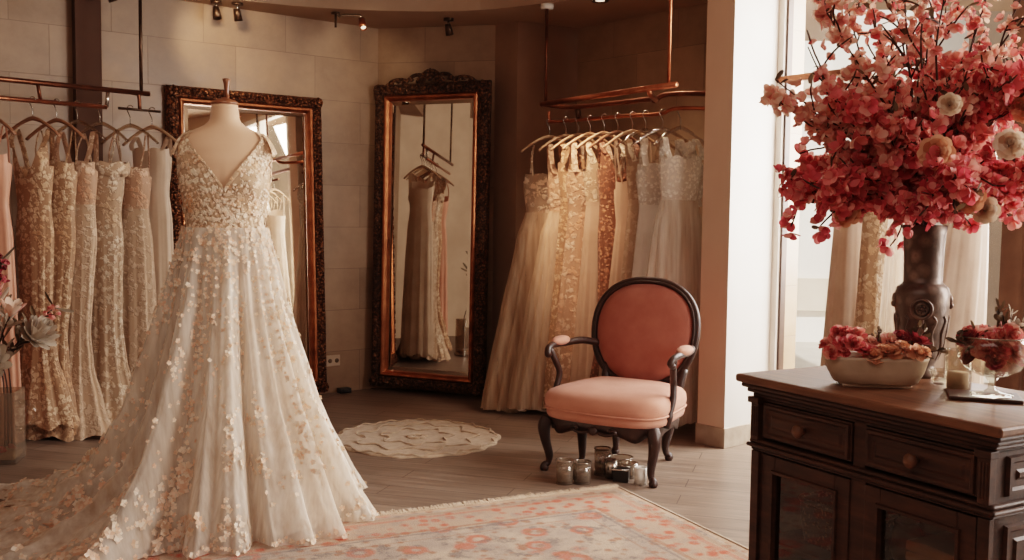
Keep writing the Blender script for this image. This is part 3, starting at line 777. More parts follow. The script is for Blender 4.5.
left(.25, 'ivory lace gown with folded off-shoulder collar on the left rail', 'w', 'clear-white hanger carrying the off-shoulder lace gown', bodice=M['lace_ivory'], skirt=M['lace_ivory'], seed=5, shape='M', w=.16, hemw=.25, hemd=.1, top='off', straps='thin', hem=.05, neck=.34)
left(.43, 'slim champagne gown with beaded strap bodice near rail end', 'w', 'clear-white hanger carrying the champagne gown', bodice=M['lace_blush'], skirt=M['lace_soft'], seed=6, shape='C', w=.14, hemw=.25, hem=.06, neck=.34)
left(.565, 'plain pale satin gown hanging last, nearest the wide mirror', 'p', 'pale wooden hanger on the bracket with the plain satin gown', bodice=M['satin'], skirt=M['satin'], seed=7, shape='C', w=.135, hemw=.22, straps='wide', hem=.1, neck=.22)

GR = 'gowns on the right rail'; HR = 'hangers on the right rail'
def right(s, label, hk, hlabel, rz=.38, **kw): return rail_gown(RB, RD, s, (0, 0), rz, label, GR, hk, hlabel, 1.92, HR, **kw)
right(-.01, 'sheer ruffled tulle gown with strapless lace bodice at far end of right rail', 'p', 'pale hanger carrying the sheer ruffled tulle gown', bodice=M['lace_sheer'], skirt=M['tulle_warm'], sheer=M['tulle_warm'], seed=11, shape='B', w=.18, hemw=.27, straps='thin', hem=.015, neck=.34, hem_rows=[(.55, .75), (.75, .99)], rz=.3, sway=(-.10, -.02))
right(.14, 'cream tulle gown with pleated skirt and small lace bodice', 'p', 'pale hanger carrying the cream tulle gown', bodice=M['lace_blush'], skirt=M['lining'], sheer=M['tulle_warm'], seed=12, shape='B', w=.13, hemw=.23, hem=.04, neck=.33, straps='wide', sway=(-.08, 0), folds=15)
right(.25, 'golden lace gown with high beaded neckline under the warm spotlight', 'p', 'pale hanger carrying the high-neck golden lace gown', bodice=M['lace_gold'], skirt=M['lace_gold'], seed=13, shape='A', w=.14, hemw=.2, top='high', straps='lace', hem=.05, neck=.26)
right(.35, 'blush lace gown with full sweetheart bust in the middle of right rail', 'p', 'pale hanger carrying the blush sweetheart lace gown', bodice=M['lace_blush'], skirt=M['lace_blush'], seed=14, shape='A', w=.165, hemw=.24, hem=.05, neck=.32, straps='lace')
right(.47, 'ivory gown with V-shaped lace straps and plain peach skirt', 'p', 'pale hanger carrying the V-strap ivory gown', bodice=M['lace_ivory'], skirt=M['tan'], seed=15, shape='A', w=.14, hemw=.2, top='v', straps='lace', hem=.05, neck=.28)
right(.58, 'copper brown sequin gown, darkest on the right rail', 'b', 'brown hanger carrying the copper sequin gown', bodice=M['lace_copper'], skirt=M['lace_copper'], seed=16, shape='M', w=.135, hemw=.19, top='v', straps='wide', hem=.05, neck=.27)
right(.70, 'tan chiffon gown with soft vertical pleats beside the copper sequin gown', 'p', 'pale hanger carrying the tan chiffon gown', bodice=M['tan'], skirt=M['tan'], seed=17, shape='A', w=.12, hemw=.21, straps='thin', hem=.06, neck=.4, folds=16)
right(.80, 'slim ivory lace gown with long strap, left of the white crepe gown', 'w', 'white hanger carrying the slim ivory lace gown', bodice=M['lace_ivory'], skirt=M['lace_soft'], seed=18, shape='A', w=.125, hemw=.2, straps='lace', hem=.06, neck=.27)
right(.93, 'white crepe gown with draped sweetheart bodice and single beaded sleeve', 'w', 'white hanger carrying the white crepe gown', bodice=M['lace_white'], skirt=M['satin_white'], seed=19, shape='A', w=.165, hemw=.24, straps='lace', hem=.06, neck=.3, sleeve=(.36, 1), rz=.25)
right(1.06, 'white beaded gown half hidden behind the white column', 'w', 'white hanger carrying the half-hidden beaded gown', bodice=M['lace_white'], skirt=M['tulle'], sheer=M['tulle'], seed=20, shape='B', w=.15, hemw=.24, straps='lace', hem=.08, neck=.26, rz=.5)

GW = 'gowns in the shop window'; HW_ = 'hangers in the shop window'
def win(s, label, hk, hlabel, rz=.38, **kw): return rail_gown(WBp, WD, s, (0, 0), rz, label, GW, hk, hlabel, 1.95, HW_, **kw)
win(.20, 'backlit plain beige gown hanging first in the window, left of beaded gown', 'p', 'pale hanger carrying the plain beige window gown', bodice=M['window_chiffon'], skirt=M['window_chiffon'], seed=21, shape='A', w=.13, hemw=.19, hem=.06)
win(.36, 'backlit beaded lace gown hanging in the window left of the dark vase', 'p', 'pale hanger carrying the beaded window gown', bodice=M['lace_ivory'], skirt=M['lace_ivory'], seed=22, shape='A', w=.13, hemw=.17, hem=.06)
win(.50, 'pale sheer gown hanging in the window just behind the dark vase', 'p', 'pale hanger carrying the sheer window gown', bodice=M['lace_sheer'], skirt=M['tulle'], seed=23, shape='A', w=.13, hemw=.18, hem=.06, straps='thin')
win(.80, 'cream gown with flaring skirt hanging in the window right of the dark vase', 'p', 'pale hanger carrying the flaring cream window gown', bodice=M['lace_ivory'], skirt=M['window_chiffon'], seed=24, shape='A', w=.14, hemw=.25, hem=.06, sway=(-.17, 0))
# dark drape at the right of the window
t = thing('window_drape', 'dark brown floor-length drape at the right end of the window', 'curtain', Wp(.87, .0, 0), math.atan2(WD.y, WD.x))
m = MB(); rows = []
for i in range(12):
    z = .02 + 2.7 * i / 11
    rows.append([(x, -.03 + .035 * sin(x * 42 + z * .3) * (1.2 - z * .2), z) for x in [.12 + .42 * k / 60 for k in range(61)]])
m.grid(rows, False); m.build('drape_panel', M['drape'], t)
rail_pts(t, 'curtain_rod', [(.05, -.03, 2.74), (.6, -.03, 2.74)], .012, M['copper_dark'], t, 1)

# ------------------------------------------------------------------ the gown on its form
GX, GY = -1.205, 4.2; YAW = .24
f = thing('dress_form', 'linen tailor dress form with wooden neck cap wearing the lace gown', 'dress form', (GX, GY, 0), YAW)
TAB = [(1.0, .165, .125), (1.12, .155, .118), (1.24, .150, .11), (1.33, .164, .115), (1.42, .178, .122), (1.5, .182, .112), (1.56, .192, .098), (1.60, .186, .082), (1.622, .160, .074), (1.645, .112, .068), (1.665, .072, .062), (1.685, .060, .058), (1.748, .053, .053)]
def bust(th, z):
    return .038 * sum(math.exp(-((th - c) / .36) ** 2) for c in (-.58, .58)) * math.exp(-((z - 1.415) / .06) ** 2)
def body(th, z, off=0):
    a, b = interp(TAB, z); k = bust(th, z)
    return ((a + off + k) * sin(th), -(b + off + k) * cos(th) + (.012 if z > 1.5 else 0) * min(1, (z - 1.5) / .12 if z > 1.5 else 0), z)
NT = 96; TH = [2 * PI * k / NT for k in range(NT)]
m = MB(); zs = [1.0 + .748 * i / 50 for i in range(51)]
m.grid([[body(th, z) for th in TH] for z in zs], True, True, True); m.build('torso', M['form_fabric'], f)
m = MB(); m.lathe([(0, 0), (.056, 0), (.058, .006), (.052, .014), (.03, .022), (.014, .026), (.012, .03)], 28, (0, .012, 1.746)); o = m.build('neck_cap', M['form_wood'], f)
m2 = MB(); m2.lathe([(.011, 0), (.009, .03), (.012, .06), (.017, .078), (.012, .082), (0, .083)], 18, (.008, .012, 1.773)); m2.build('finial', M['form_wood'], o)
for q in (-1, 1):
    m = MB(); m.ell((q * .168, .008, 1.525), (.016, .05, .068), 18, 10); m.build('arm_plate', M['form_wood'] if q > 0 else M['form_fabric'], f)
m = MB(); m.lathe([(.02, .03), (.02, 1.02)], 16); m.build('pole', M['dark_metal'], f)
m = MB(); m.lathe([(0, 0), (.2, 0), (.2, .02), (.05, .04), (0, .04)], 32); m.build('base', M['dark_metal'], f)

g = thing('wedding_gown', 'lace and tulle ball gown with floral appliques and long train on dress form', 'gown', (GX, GY, 0), YAW)
def ztop(th):
    th = (th + PI) % (2 * PI) - PI; q = abs(th)
    if q < .95: u = q / .95; return 1.382 + (1.615 - 1.382) * (u ** .85)
    if q < 1.2: return 1.622
    if q < 1.42: u = (q - 1.2) / .22; return 1.622 - .17 * u
    if q < 1.75: return 1.452
    if q < 1.95: u = (q - 1.75) / .2; return 1.452 + .17 * u
    if q < 2.25: return 1.622
    u = (q - 2.25) / (PI - 2.25); return 1.622 - .17 * u
NB = 240; THB = [2 * PI * k / NB for k in range(NB)]
rows = []
for i in range(29):
    v = i / 28
    rows.append([body(th, 1.215 + (ztop(th) - 1.215) * v, .006 + .003 * sin(40 * th + 30 * v) * .4) for th in THB])
m = MB(); m.grid(rows); m.build('bodice', M['bodice_lace'], g)
# scalloped neckline trim
m = MB(); rows = []
for dz, of in ((-.016, .009), (-.004, .013), (.006, .011)):
    rows.append([body(th, ztop(th) + dz + (.006 * abs(sin(th * 34)) if dz > 0 else 0), of) for th in THB])
m.grid(rows); m.build('scalloped_trim', M['bodice_lace'], g)
for q in (-1, 1):
    m = MB(); rows = []
    for i in range(9):
        v = i / 8; row = []
        for k in range(25):
            a = -1.15 + 2.3 * k / 24       # around the shoulder, front to back
            edge = (1 - (a / 1.25) ** 2) ** .5
            x = .150 + .058 * v * (.6 + .4 * edge) + .005 * abs(sin(a * 9)) * v; y = .010 + sin(a) * (.05 + .055 * v)
            z = 1.632 - .018 * v - (.066 + .02 * (1 - edge)) * v * v - .022 * (1 - cos(a))
            row.append((q * x, y, z))
        rows.append(row)
    m.grid(rows, False); m.build('cap_sleeve', M['bodice_lace'], g)

PA_ = [(0, .152, 1.235), (.1, .172, 1.11), (.28, .208, .885), (.42, .25, .72), (.58, .308, .51), (.78, .40, .28), (.92, .47, .11), (1, .52, .015)]
PB_ = [(0, .152, 1.235), (.1, .170, 1.11), (.28, .204, .885), (.42, .242, .70), (.56, .29, .47), (.7, .385, .26), (.82, .57, .125), (.91, .81, .055), (1, 1.12, .012)]
sm = lambda x: x * x * (3 - 2 * x)
def trainw(th):
    th = (th + PI) % (2 * PI) - PI
    q = abs(((th + 1.62) + PI) % (2 * PI) - PI)
    return sm(max(0, 1 - q / 1.5))
def hemscale(th):
    th = (th + PI) % (2 * PI) - PI
    return 1.0 - .16 * math.exp(-(th / .6) ** 2)
def skirt_pt(th, t, off=0, fold=1.0, drop=0):
    w = trainw(th); ra, za = interp(PA_, t); rb, zb = interp(PB_, t)
    s = 1 + (hemscale(th) - 1) * t
    r = ra * s * (1 - w) + rb * w; z = za * (1 - w) + zb * w
    fo = fold * t ** .8
    wv = .022 * sin(9 * th + 1.2 + t * .6) + .016 * sin(17 * th + .4 - t) + .009 * sin(31 * th + 2 * t) + (.022 * (1 - abs(sin(6.5 * th + .8))) ** 3 + .014 * (1 - abs(sin(11.5 * th + 2))) ** 4) * (fold > 1)
    r += fo * wv * (1 + .9 * w * t) + off
    z += w * t * .010 * max(0, sin(6 * r * 6 + 11 * th)) * fold + (1 - w) * .0
    z = max(z - drop, .014)
    ell = 1 - .22 * (1 - t) ** 2       # flattened waist
    return (r * sin(th), -r * cos(th) * ell, z)
NS = 288; THS = [2 * PI * k / NS for k in range(NS)]
m = MB(); m.grid([[skirt_pt(th, i / 46 * .985, -.035 * min(1, i / 8), .7) for th in THS] for i in range(47)]); m.build('underskirt', M['lining'], g)
m = MB(); m.grid([[skirt_pt(th, i / 60, .006 + .012 * min(1, i / 20), 1.25) for th in THS] for i in range(61)]); m.build('tulle_overskirt', M['tulle'], g)
rows = []
for i in range(61):
    u = i / 60
    rows.append([skirt_pt(th, min(1, u * 1.0), .02 + .03 * u, 2.3) for th in THS])
m = MB(); m.grid(rows); m.build('tulle_overskirt', M['tulle'], g)
# applique flowers sewn on the skirt
def flower(m, p, n, s, rnd, petals=5, lift=.16):
    n = Vector(n).normalized(); a = n.cross(Vector((.31, .2, .93))).normalized(); b = n.cross(a); p = Vector(p)
    a0 = rnd.uniform(0, 6.28)
    for k in range(petals):
        an = a0 + 2 * PI * k / petals + rnd.uniform(-.2, .2)
        d = a * cos(an) + b * sin(an); e = n.cross(d)
        l = s * rnd.uniform(.75, 1.15); wd = l * .42
        m.add([p + n * .001, p + d * l * .55 + e * wd + n * l * lift * .8, p + d * l + n * l * lift * rnd.uniform(.3, 1.2), p + d * l * .55 - e * wd + n * l * lift * .8], [(0, 1, 2, 3)])
def skn(th, t, off):
    p = Vector(skirt_pt(th, t, off, 2.3)); q = Vector(skirt_pt(th + .02, t, off, 2.3)); r = Vector(skirt_pt(th, min(1, t + .02), off, 2.3))
    n = (q - p).cross(r - p); n = n if n.length > 1e-9 else Vector((0, 0, 1)); n.normalize()
    if n.dot(Vector((p.x, p.y, .3))) < 0: n = -n
    return p, n
rnd = random.Random(5)
ma, mb_ = MB(), MB()
def put(th, t, s, pl=5):
    p, n = skn(th, t, .024 + .03 * t); flower(ma if rnd.random() < .55 else mb_, p, n, s, rnd, pl)
for k in range(950):                       # dense at the hips, thinning downwards
    t = abs(rnd.gauss(0, .16)); th = rnd.uniform(-PI, PI)
    if t < .5: put(th, t, rnd.uniform(.007, .014))
for k in range(34):                        # hanging sprays
    th0 = rnd.uniform(-2.6, 1.9); t = rnd.uniform(.12, .3); ln = rnd.uniform(.25, .65)
    for j in range(int(ln * 46)):
        put(th0 + rnd.gauss(0, .035) + .06 * sin(j * .5), t + ln * j / (ln * 46), rnd.uniform(.007, .015))
for k in range(60):                        # clusters toward the hem
    th0 = rnd.uniform(-2.9, 1.9); t0 = rnd.uniform(.62, .97)
    for j in range(rnd.randint(6, 13)): put(th0 + rnd.gauss(0, .045), min(.99, t0 + rnd.gauss(0, .022)), rnd.uniform(.009, .017))
for k in range(110):                       # lace border over the train
    th0 = rnd.uniform(-2.6, -.2); t0 = rnd.uniform(.72, .99)
    for j in range(8): put(th0 + rnd.gauss(0, .04), min(.995, t0 + rnd.gauss(0, .02)), rnd.uniform(.010, .024))
for k in range(240): put(2 * PI * k / 240, .985 + rnd.uniform(-.012, .01), rnd.uniform(.008, .014))
for k in range(900):                       # bodice
    th = rnd.uniform(-PI, PI); v = rnd.random() ** 1.3
    z = 1.22 + (ztop(th) - 1.23) * v; p = Vector(body(th, z, .012)); n = Vector((sin(th), -cos(th) * 1.3, .1))
    flower(ma if rnd.random() < .6 else mb_, p, n, rnd.uniform(.004, .0085), rnd, 5, .12)
ma.build('floral_applique', M['applique'], g, False); mb_.build('floral_applique', M['applique_blush'], g, False)

# ------------------------------------------------------------------ rugs
RC = Vector((.519, 4.709)); ru = Vector((-.905, -.425)).normalized(); rv = Vector((.425, -.905)).normalized()
RW, RL = 2.35, 3.0
rug = thing('area_rug', 'large faded oriental rug in cream, coral and grey with fringed far edge', 'rug', (RC.x, RC.y, 0), math.atan2(rv.y, rv.x))
# local x along rv (toward camera), local y = left normal of rv
yl = Vector((-rv.y, rv.x)); sgn = 1 if yl.dot(ru) > 0 else -1
m = MB(); nx, ny = 40, 40
rows = []
for i in range(nx + 1):
    rows.append([(RL * i / nx, sgn * RW * j / ny, .011) for j in range(ny + 1)])
m.grid(rows, False)
for idx, p in enumerate(m.v): m.uv[idx] = (abs(p[1]), p[0])
base = len(m.v)
ring = [(0, 0), (RL, 0), (RL, sgn * RW), (0, sgn * RW)]
m.add([(x, y, z) for z in (.011, .001) for x, y in ring], [(0, 1, 5, 4), (1, 2, 6, 5), (2, 3, 7, 6), (3, 0, 4, 7)])
for k in range(8): m.uv[base + k] = (.01, .01)
m.build('woven_field', m_rug(RW, RL), rug, False)
m = MB(); rnd = random.Random(8)
for k in range(420):
    y = RW * (k + rnd.random()) / 420; l = rnd.uniform(.022, .046) * (1.5 if rnd.random() < .05 else 1); dx = rnd.gauss(0, .008)
    m.tube([(.006, sgn * y, .010), (-l * .5, sgn * (y + dx * .6), .014 + rnd.random() * .006), (-l, sgn * (y + dx), .005)], [.006, .0065, .004], 5)
m.build('fringe', M['crochet'], rug)
m = MB(); m.tube([(-.001, sgn * RW * k / 60, .008) for k in range(61)], .009, 6); m.tube([(RL * k / 60, 0, .008) for k in range(61)], .008, 6); m.build('bound_edge', M['crochet'], rug)

mat_ = thing('round_mat', 'round cream crochet mat lying on the bare wood floor', 'rug', (-.54, 5.735, 0))
m = MB(); rows = []; Rm = .475
def wob(a): return 1 + .018 * sin(18 * a) + .012 * sin(7 * a + 1)
for i in range(15):
    r = Rm * i / 14
    rows.append([(r * wob(a) * cos(a), r * wob(a) * sin(a), .010 + .003 * sin(5 * a + i) * (i / 14)) for a in [2 * PI * k / 96 for k in range(96)]])
rows.append([(Rm * wob(a) * cos(a), Rm * wob(a) * sin(a), .001) for a in [2 * PI * k / 96 for k in range(96)]])
m.grid(rows); m.build('crochet_disc', M['crochet'], mat_)
m = MB()
for rr, n, am in ((.455, 16, .016), (.33, 9, .035), (.19, 7, .03)):
    pts = [((rr + am * sin(n * a)) * cos(a), (rr + am * sin(n * a)) * sin(a), .014 + .004 * sin(n * 2 * a)) for a in [2 * PI * k / 260 for k in range(260)]]
    m.tube(pts, .0055, 6, closed=True)
for k in range(8):
    a = 2 * PI * k / 8; m.ell((.045 * cos(a), .045 * sin(a), .014), (.022, .022, .008), 10, 6)
m.build('raised_cord', M['crochet'], mat_)

# ------------------------------------------------------------------ armchair
CF = Vector((.443, 4.91)); cx_ = Vector((.86, -.51)).normalized(); cang = math.atan2(cx_.y, cx_.x)
ch = thing('armchair', 'pink velvet armchair with oval back and dark carved frame', 'armchair', (CF.x, CF.y, 0), cang)
# local: x along the front (left->right), y toward the back
def outline(sx, sy0, sy1, wf, wb, n=64, p=5.0):
    out = []
    for k in range(n):
        a = 2 * PI * k / n; ca, sa = cos(a), sin(a)
        x = math.copysign(abs(ca) ** (2 / p), ca); y = math.copysign(abs(sa) ** (2 / p), sa)
        v = (y + 1) / 2; w = wf + (wb - wf) * v
        bow = -.035 * (1 - x * x) * (1 - v)
        out.append((x * w, sy0 + (sy1 - sy0) * v + bow))
    return out
SF, SB_ = .315, .27
def ringz(off, z, dome=0):
    o = outline(0, -.03 - off, .50 + off * .6, SF + off, SB_ + off); return [(x, y, z) for x, y in o]
cz = [(-.01, .275), (.012, .285), (.018, .305), (.014, .325), (.02, .332), (.026, .36), (.022, .392), (.006, .412)]
rows = [ringz(o, z) for o, z in cz]
cen = (0, .24)
for k, (f_, z) in enumerate(((.9, .427), (.72, .441), (.5, .449), (.25, .453), (.02, .454))):
    rows.append([(cen[0] + (x - cen[0]) * f_, cen[1] + (y - cen[1]) * f_, z) for x, y, _ in ringz(0, 0)])
m = MB(); m.grid(rows, True, True, True); seat = m.build('seat_cushion', M['velvet_seat'], ch)
m = MB(); m.tube([(x, y, .330) for x, y, _ in ringz(.021, 0)], .006, 6, closed=True); m.build('piping', M['velvet_seat'], seat)
# carved apron
m = MB(); rows = []
o = outline(0, -.03, .48, SF - .005, SB_ - .01, 96)
def ap(k, n=96):
    a = 2 * PI * k / n
    return .222 + .016 * cos(a * 8) + (.02 if abs(((a / (PI / 2)) % 1) - .5) > .38 else 0) * 0
for z, of in ((1, 1.0), (.6, 1.02), (.0, .99), (0, .94), (1, .92)):
    rows.append([(x * of, (y - .22) * of + .22, ap(k) + (.285 - ap(k)) * z) for k, (x, y) in enumerate(o)])
m.grid(rows); m.build('apron', M['chair_wood'], ch)
m = MB(); 
for sx in (-1, 1):
    m.tube(catmull([(sx * .02, -.075, .245), (sx * .07, -.075, .235), (sx * .12, -.07, .25), (sx * .1, -.072, .262), (sx * .085, -.072, .25)], 4), .008, 6)
m.ell((0, -.078, .25), (.026, .012, .022), 10, 6); m.build('carved_scroll', M['chair_wood'], ch)
def cabriole(x, y, ox, oy, h=.275):
    m = MB()
    pts = catmull([(x, y, h), (x + ox * .022, y + oy * .022, h * .84), (x + ox * .014, y + oy * .014, h * .58), (x - ox * .006, y - oy * .006, h * .3), (x, y, h * .14), (x + ox * .016, y + oy * .016, .03), (x + ox * .018, y + oy * .018, .0)], 5)
    n = len(pts); rt = [(0, .034), (.15, .034), (.4, .023), (.66, .0155), (.8, .017), (.92, .024), (1, .018)]
    m.tube(pts, [interp(rt, i / (n - 1))[0] for i in range(n)], 12); m.build('leg', M['chair_wood'], ch)
for x, y, ox, oy in ((-.285, -.005, -.8, -.6), (.285, -.005, .8, -.6)): cabriole(x, y, ox, oy)
iv = Matrix.Rotation(-cang, 2)
def loc_(p): q = iv @ (Vector(p) - CF); return q.x, q.y
for wp, ox, oy in (((.378, 5.163), 0, -.3), ((.58, 5.41), -.4, .6), ((.836, 5.282), .6, .8)):
    x, y = loc_(wp); cabriole(x, y, ox, oy)
# oval back (raked)
BT = Matrix.Translation((-0.005, .50, .405)) @ Matrix.Rotation(-.19, 4, 'X')
def oval(a, wx, hz): # slightly squared, narrower at the bottom
    ca, sa = cos(a), sin(a); p = 2.35
    x = math.copysign(abs(ca) ** (2 / p), ca) * wx; z = math.copysign(abs(sa) ** (2 / p), sa) * hz
    x *= 1 - .12 * max(0, -z / hz) ** 1.3 + .03 * max(0, z / hz); return x, z
BW, BH, BZ = .292, .285, .272
m = MB(); m.tube([BT @ Vector((oval(a, BW, BH)[0], 0, BZ + oval(a, BW, BH)[1])) for a in [2 * PI * k / 72 for k in range(72)]], .024, 10, closed=True, flat=.8); m.build('back_frame', M['chair_wood'], ch)
m = MB(); m.tube([BT @ Vector((oval(a, BW - .006, BH - .006)[0], -.018, BZ + oval(a, BW - .006, BH - .006)[1])) for a in [2 * PI * k / 72 for k in range(72)]], .008, 8, closed=True); m.build('back_moulding', M['chair_wood'], ch)
for sgn_, nm in ((-1, 'backrest'), (1, 'back_upholstery')):
    rows = []
    for f_, d in ((.96, .0), (.93, .018), (.84, .034), (.66, .044), (.4, .05), (.15, .052), (.01, .052)):
        rows.append([BT @ Vector((oval(a, BW * f_, BH * f_)[0], sgn_ * d * (1 if sgn_ < 0 else .5), BZ + oval(a, BW * f_, BH * f_)[1])) for a in [2 * PI * k / 72 for k in range(72)]])
    m = MB(); m.grid(rows, True, False, True); m.build(nm, M['velvet'], ch)
for sx in (-1, 1):
    m = MB(); m.tube(catmull([(sx * .215 + .01, .47, .26), (sx * .215 + .012, .49, .40), (sx * .222 + .016, .52, .50)], 5), [.024] * 11, 10); m.build('back_post', M['chair_wood'], ch)

for sx in (-1, 1):
    arm = MB()
    b0 = BT @ Vector((sx * .262, 0, .2))
    arm.tube(catmull([b0, (sx * .315, .42, .625), (sx * .345, .30, .622), (sx * .350, .17, .625), (sx * .345, .10, .615), (sx * .338, .075, .59), (sx * .345, .10, .575)], 5), [.02] * 8 + [.018] * 18 + [.018, .018, .018, .016, .014], 10)
    arm.build('arm', M['chair_wood'], ch)
    s_ = MB(); s_.tube(catmull([(sx * .343, .105, .61), (sx * .328, .135, .55), (sx * .318, .17, .48), (sx * .325, .15, .40), (sx * .318, .12, .33), (sx * .302, .12, .27)], 5), [.017] * 20 + [.022] * 6, 10); s_.build('arm_support', M['chair_wood'], ch)
    p_ = MB(); p_.ell((sx * .348, .235, .640), (.034, .088, .026), 16, 10); p_.build('arm_pad', M['velvet_seat'], ch)

# ------------------------------------------------------------------ glass pieces under the chair
GG = 'glass and metal pieces on the floor under the chair'
def tumbler(nm, label, cat, x, y, r, h, mat, rim=None, wall_=.004, taper=1.0, fill=None):
    t = thing(nm, label, cat, (x, y, 0), 0, GG)
    m = MB(); m.lathe([(0, 0), (r * taper, 0), (r, h), (r - wall_, h), (r * taper - wall_, .008), (0, .008)], 32); m.build('vessel', mat, t)
    if rim: m = MB(); m.tube([(r * cos(a), r * sin(a), h) for a in [2 * PI * k / 40 for k in range(40)]], .003, 6, closed=True); m.build('rim', rim, t)
    if fill: m = MB(); m.lathe([(0, .009), (r * .82, .009), (r * .82, h * .55), (0, h * .55)], 24); m.build('candle', fill, t)
    return t
tumbler('glass_holder', 'clear glass cylinder under chair, nearest the front left leg', 'glass', .268, 4.80, .042, .115, M['smoke_glass'], M['steel'])
tumbler('glass_holder', 'clear glass cylinder beside the middle chair leg, with dark insert', 'glass', .352, 4.81, .044, .105, M['smoke_glass'], M['steel'], fill=M['dark_metal'])
tumbler('metal_canister', 'tall grey metal cylinder behind the glass holders under chair', 'canister', .468, 4.975, .042, .135, M['smoke_glass'], M['dark_metal'], fill=M['steel'])
tumbler('candle_cup', 'small silver cup under chair beside the tall grey cylinder', 'cup', .505, 4.91, .03, .095, M['steel'])
t = thing('trinket_box', 'small dark open box with silver rim under the chair', 'box', (.552, 4.86, 0), -.25, GG)
m = MB(); m.box(-.038, -.035, 0, .038, .035, .062); m.build('box_body', M['black'], t, False, .004)
m = MB(); m.tube([(-.04, -.037, .062), (.04, -.037, .062), (.04, .037, .062), (-.04, .037, .062)], .004, 6, closed=True); m.build('rim', M['steel'], t)
tumbler('glass_bowl', 'wide pale glass bowl at the back under the chair', 'bowl', .572, 5.06, .06, .07, M['glass'], M['steel'], taper=.7)
tumbler('glass_jar', 'low tinted glass jar between dark box and white cup', 'jar', .60, 4.93, .042, .075, M['smoke_glass'])
tumbler('white_cup', 'white cylinder cup beside the front right chair leg', 'cup', .637, 4.80, .032, .085, M['porcelain'], taper=.9)

# ------------------------------------------------------------------ console cabinet
CL, CD = .845, .50
c0 = Vector((.652, 2.887)); cdv = Vector((.493, -.87)).normalized(); con_ang = math.atan2(cdv.y, cdv.x)
con = thing('console_cabinet', 'dark walnut cabinet with two drawers and glazed doors at right', 'cabinet', (c0.x, c0.y, 0), con_ang)
Mw, Mt = M['console_wood'], M['console_top']
def cb(name, boxes, mat=Mw, parent=con, bev=.003):
    m = MB()
    for b in boxes: m.box(*b)
    return m.build(name, mat, parent, False, bev)
cb('top', [(0, 0, .826, CL, CD, .85)], Mt, bev=.007)
cb('cornice', [(.012, .012, .812, CL - .012, CD, .826), (.024, .024, .798, CL - .024, CD, .812), (.036, .036, .786, CL - .036, CD, .798)], bev=.006)
x0, x1, y0 = .045, CL - .045, .045
cb('body', [(x0, y0, .66, x0 + .028, CD, .786), (x1 - .028, y0, .66, x1, CD, .786), (x0, CD - .015, .06, x1, CD, .786),
            (x0, y0, .06, x0 + .02, CD, .64), (x1 - .02, y0, .06, x1, CD, .64), (x0, y0, .06, x1, CD, .08), (x0, y0 + .04, .655, x1, CD, .668),
            (x0, y0, .776, x1, CD, .786), (CL / 2 - .02, y0, .66, CL / 2 + .02, CD, .786), (CL / 2 - .025, y0, .06, CL / 2 + .025, y0 + .04, .64), (x0, y0, .06, x0 + .03, y0 + .04, .64), (x1 - .03, y0, .06, x1, y0 + .04, .64), (x0, y0 + .02, .36, x1, CD, .375)])
cb('waist_moulding', [(x0 - .02, y0 - .02, .64, x1 + .02, CD, .652), (x0 - .013, y0 - .013, .652, x1 + .013, CD, .664), (x0 - .010, y0 - .010, .630, x1 + .010, CD, .640)], bev=.005)
cb('plinth', [(x0 - .02, y0 - .02, 0, x1 + .02, CD, .05), (x0 - .01, y0 - .01, .05, x1 + .01, CD, .066)], bev=.005)
for sx in (x0 - .004, x1 - .026):
    m = MB(); 
    m.box(sx, y0 - .018, .664, sx + .03, y0 + .005, .77); m.box(sx - .006, y0 - .026, .77, sx + .036, y0 + .005, .787); m.box(sx, y0 - .012, .066, sx + .03, y0 + .005, .63)
    for k in range(3): m.tube([(sx + .007 + .008 * k, y0 - .018, .675), (sx + .007 + .008 * k, y0 - .018, .76)], .003, 6)
    m.build('corner_post', Mw, con, False, .003)
def knob(x, y, z, parent):
    m = MB(); m.lathe([(.008, 0), (.008, .012), (.017, .02), (.019, .028), (.013, .036), (0, .038)], 20)
    o = m.build('knob', Mt, parent); o.rotation_euler = (PI / 2, 0, 0); o.location = (x, y, z); return o
def panel_front(name, xa, xb, za, zb, y):
    m = MB(); m.box(xa, y, za, xb, y + .02, zb)
    rows = [[(xa + i, y - d, za + i), (xb - i, y - d, za + i), (xb - i, y - d, zb - i), (xa + i, y - d, zb - i)] for i, d in ((.004, 0), (.006, .008), (.014, .008), (.020, .001), (.030, .001), (.038, .006))]
    m2 = MB(); m2.v, m2.f = m.v, m.f; m2.grid(rows, True, False, True)
    return m2.build(name, Mw, con, False, .0015)
for xa, xb in ((x0 + .035, CL / 2 - .022), (CL / 2 + .022, x1 - .035)):
    d = panel_front('drawer', xa, xb, .672, .774, y0 - .004); knob((xa + xb) / 2, y0 - .008, .723, d)
for i, (xa, xb) in enumerate(((x0 + .034, CL / 2 - .024), (CL / 2 + .024, x1 - .034))):
    za, zb = .085, .625; y = y0 - .004; w_ = .05
    m = MB(); m.box(xa, y, za, xa + w_, y + .022, zb); m.box(xb - w_, y, za, xb, y + .022, zb); m.box(xa + w_, y, za, xb - w_, y + .022, za + w_); m.box(xa + w_, y, zb - w_, xb - w_, y + .022, zb)
    d = m.build('door', Mw, con, False, .003)
    m = MB(); r = [[(xa + q, y - e, za + q), (xb - q, y - e, za + q), (xb - q, y - e, zb - q), (xa + q, y - e, zb - q)] for q, e in ((w_ - .012, 0), (w_ - .01, .007), (w_ - .002, .007), (w_, -.006))]
    m.grid(r); m.build('door_moulding', Mw, d, False)
    m = MB(); m.add([(xa + w_, y + .01, za + w_), (xb - w_, y + .01, za + w_), (xb - w_, y + .01, zb - w_), (xa + w_, y + .01, zb - w_)], [(0, 1, 2, 3)]); m.build('glass_pane', M['cabinet_glass'], d, False)
    knob(xb - .02 if i == 0 else xa + .02, y, .36, d)
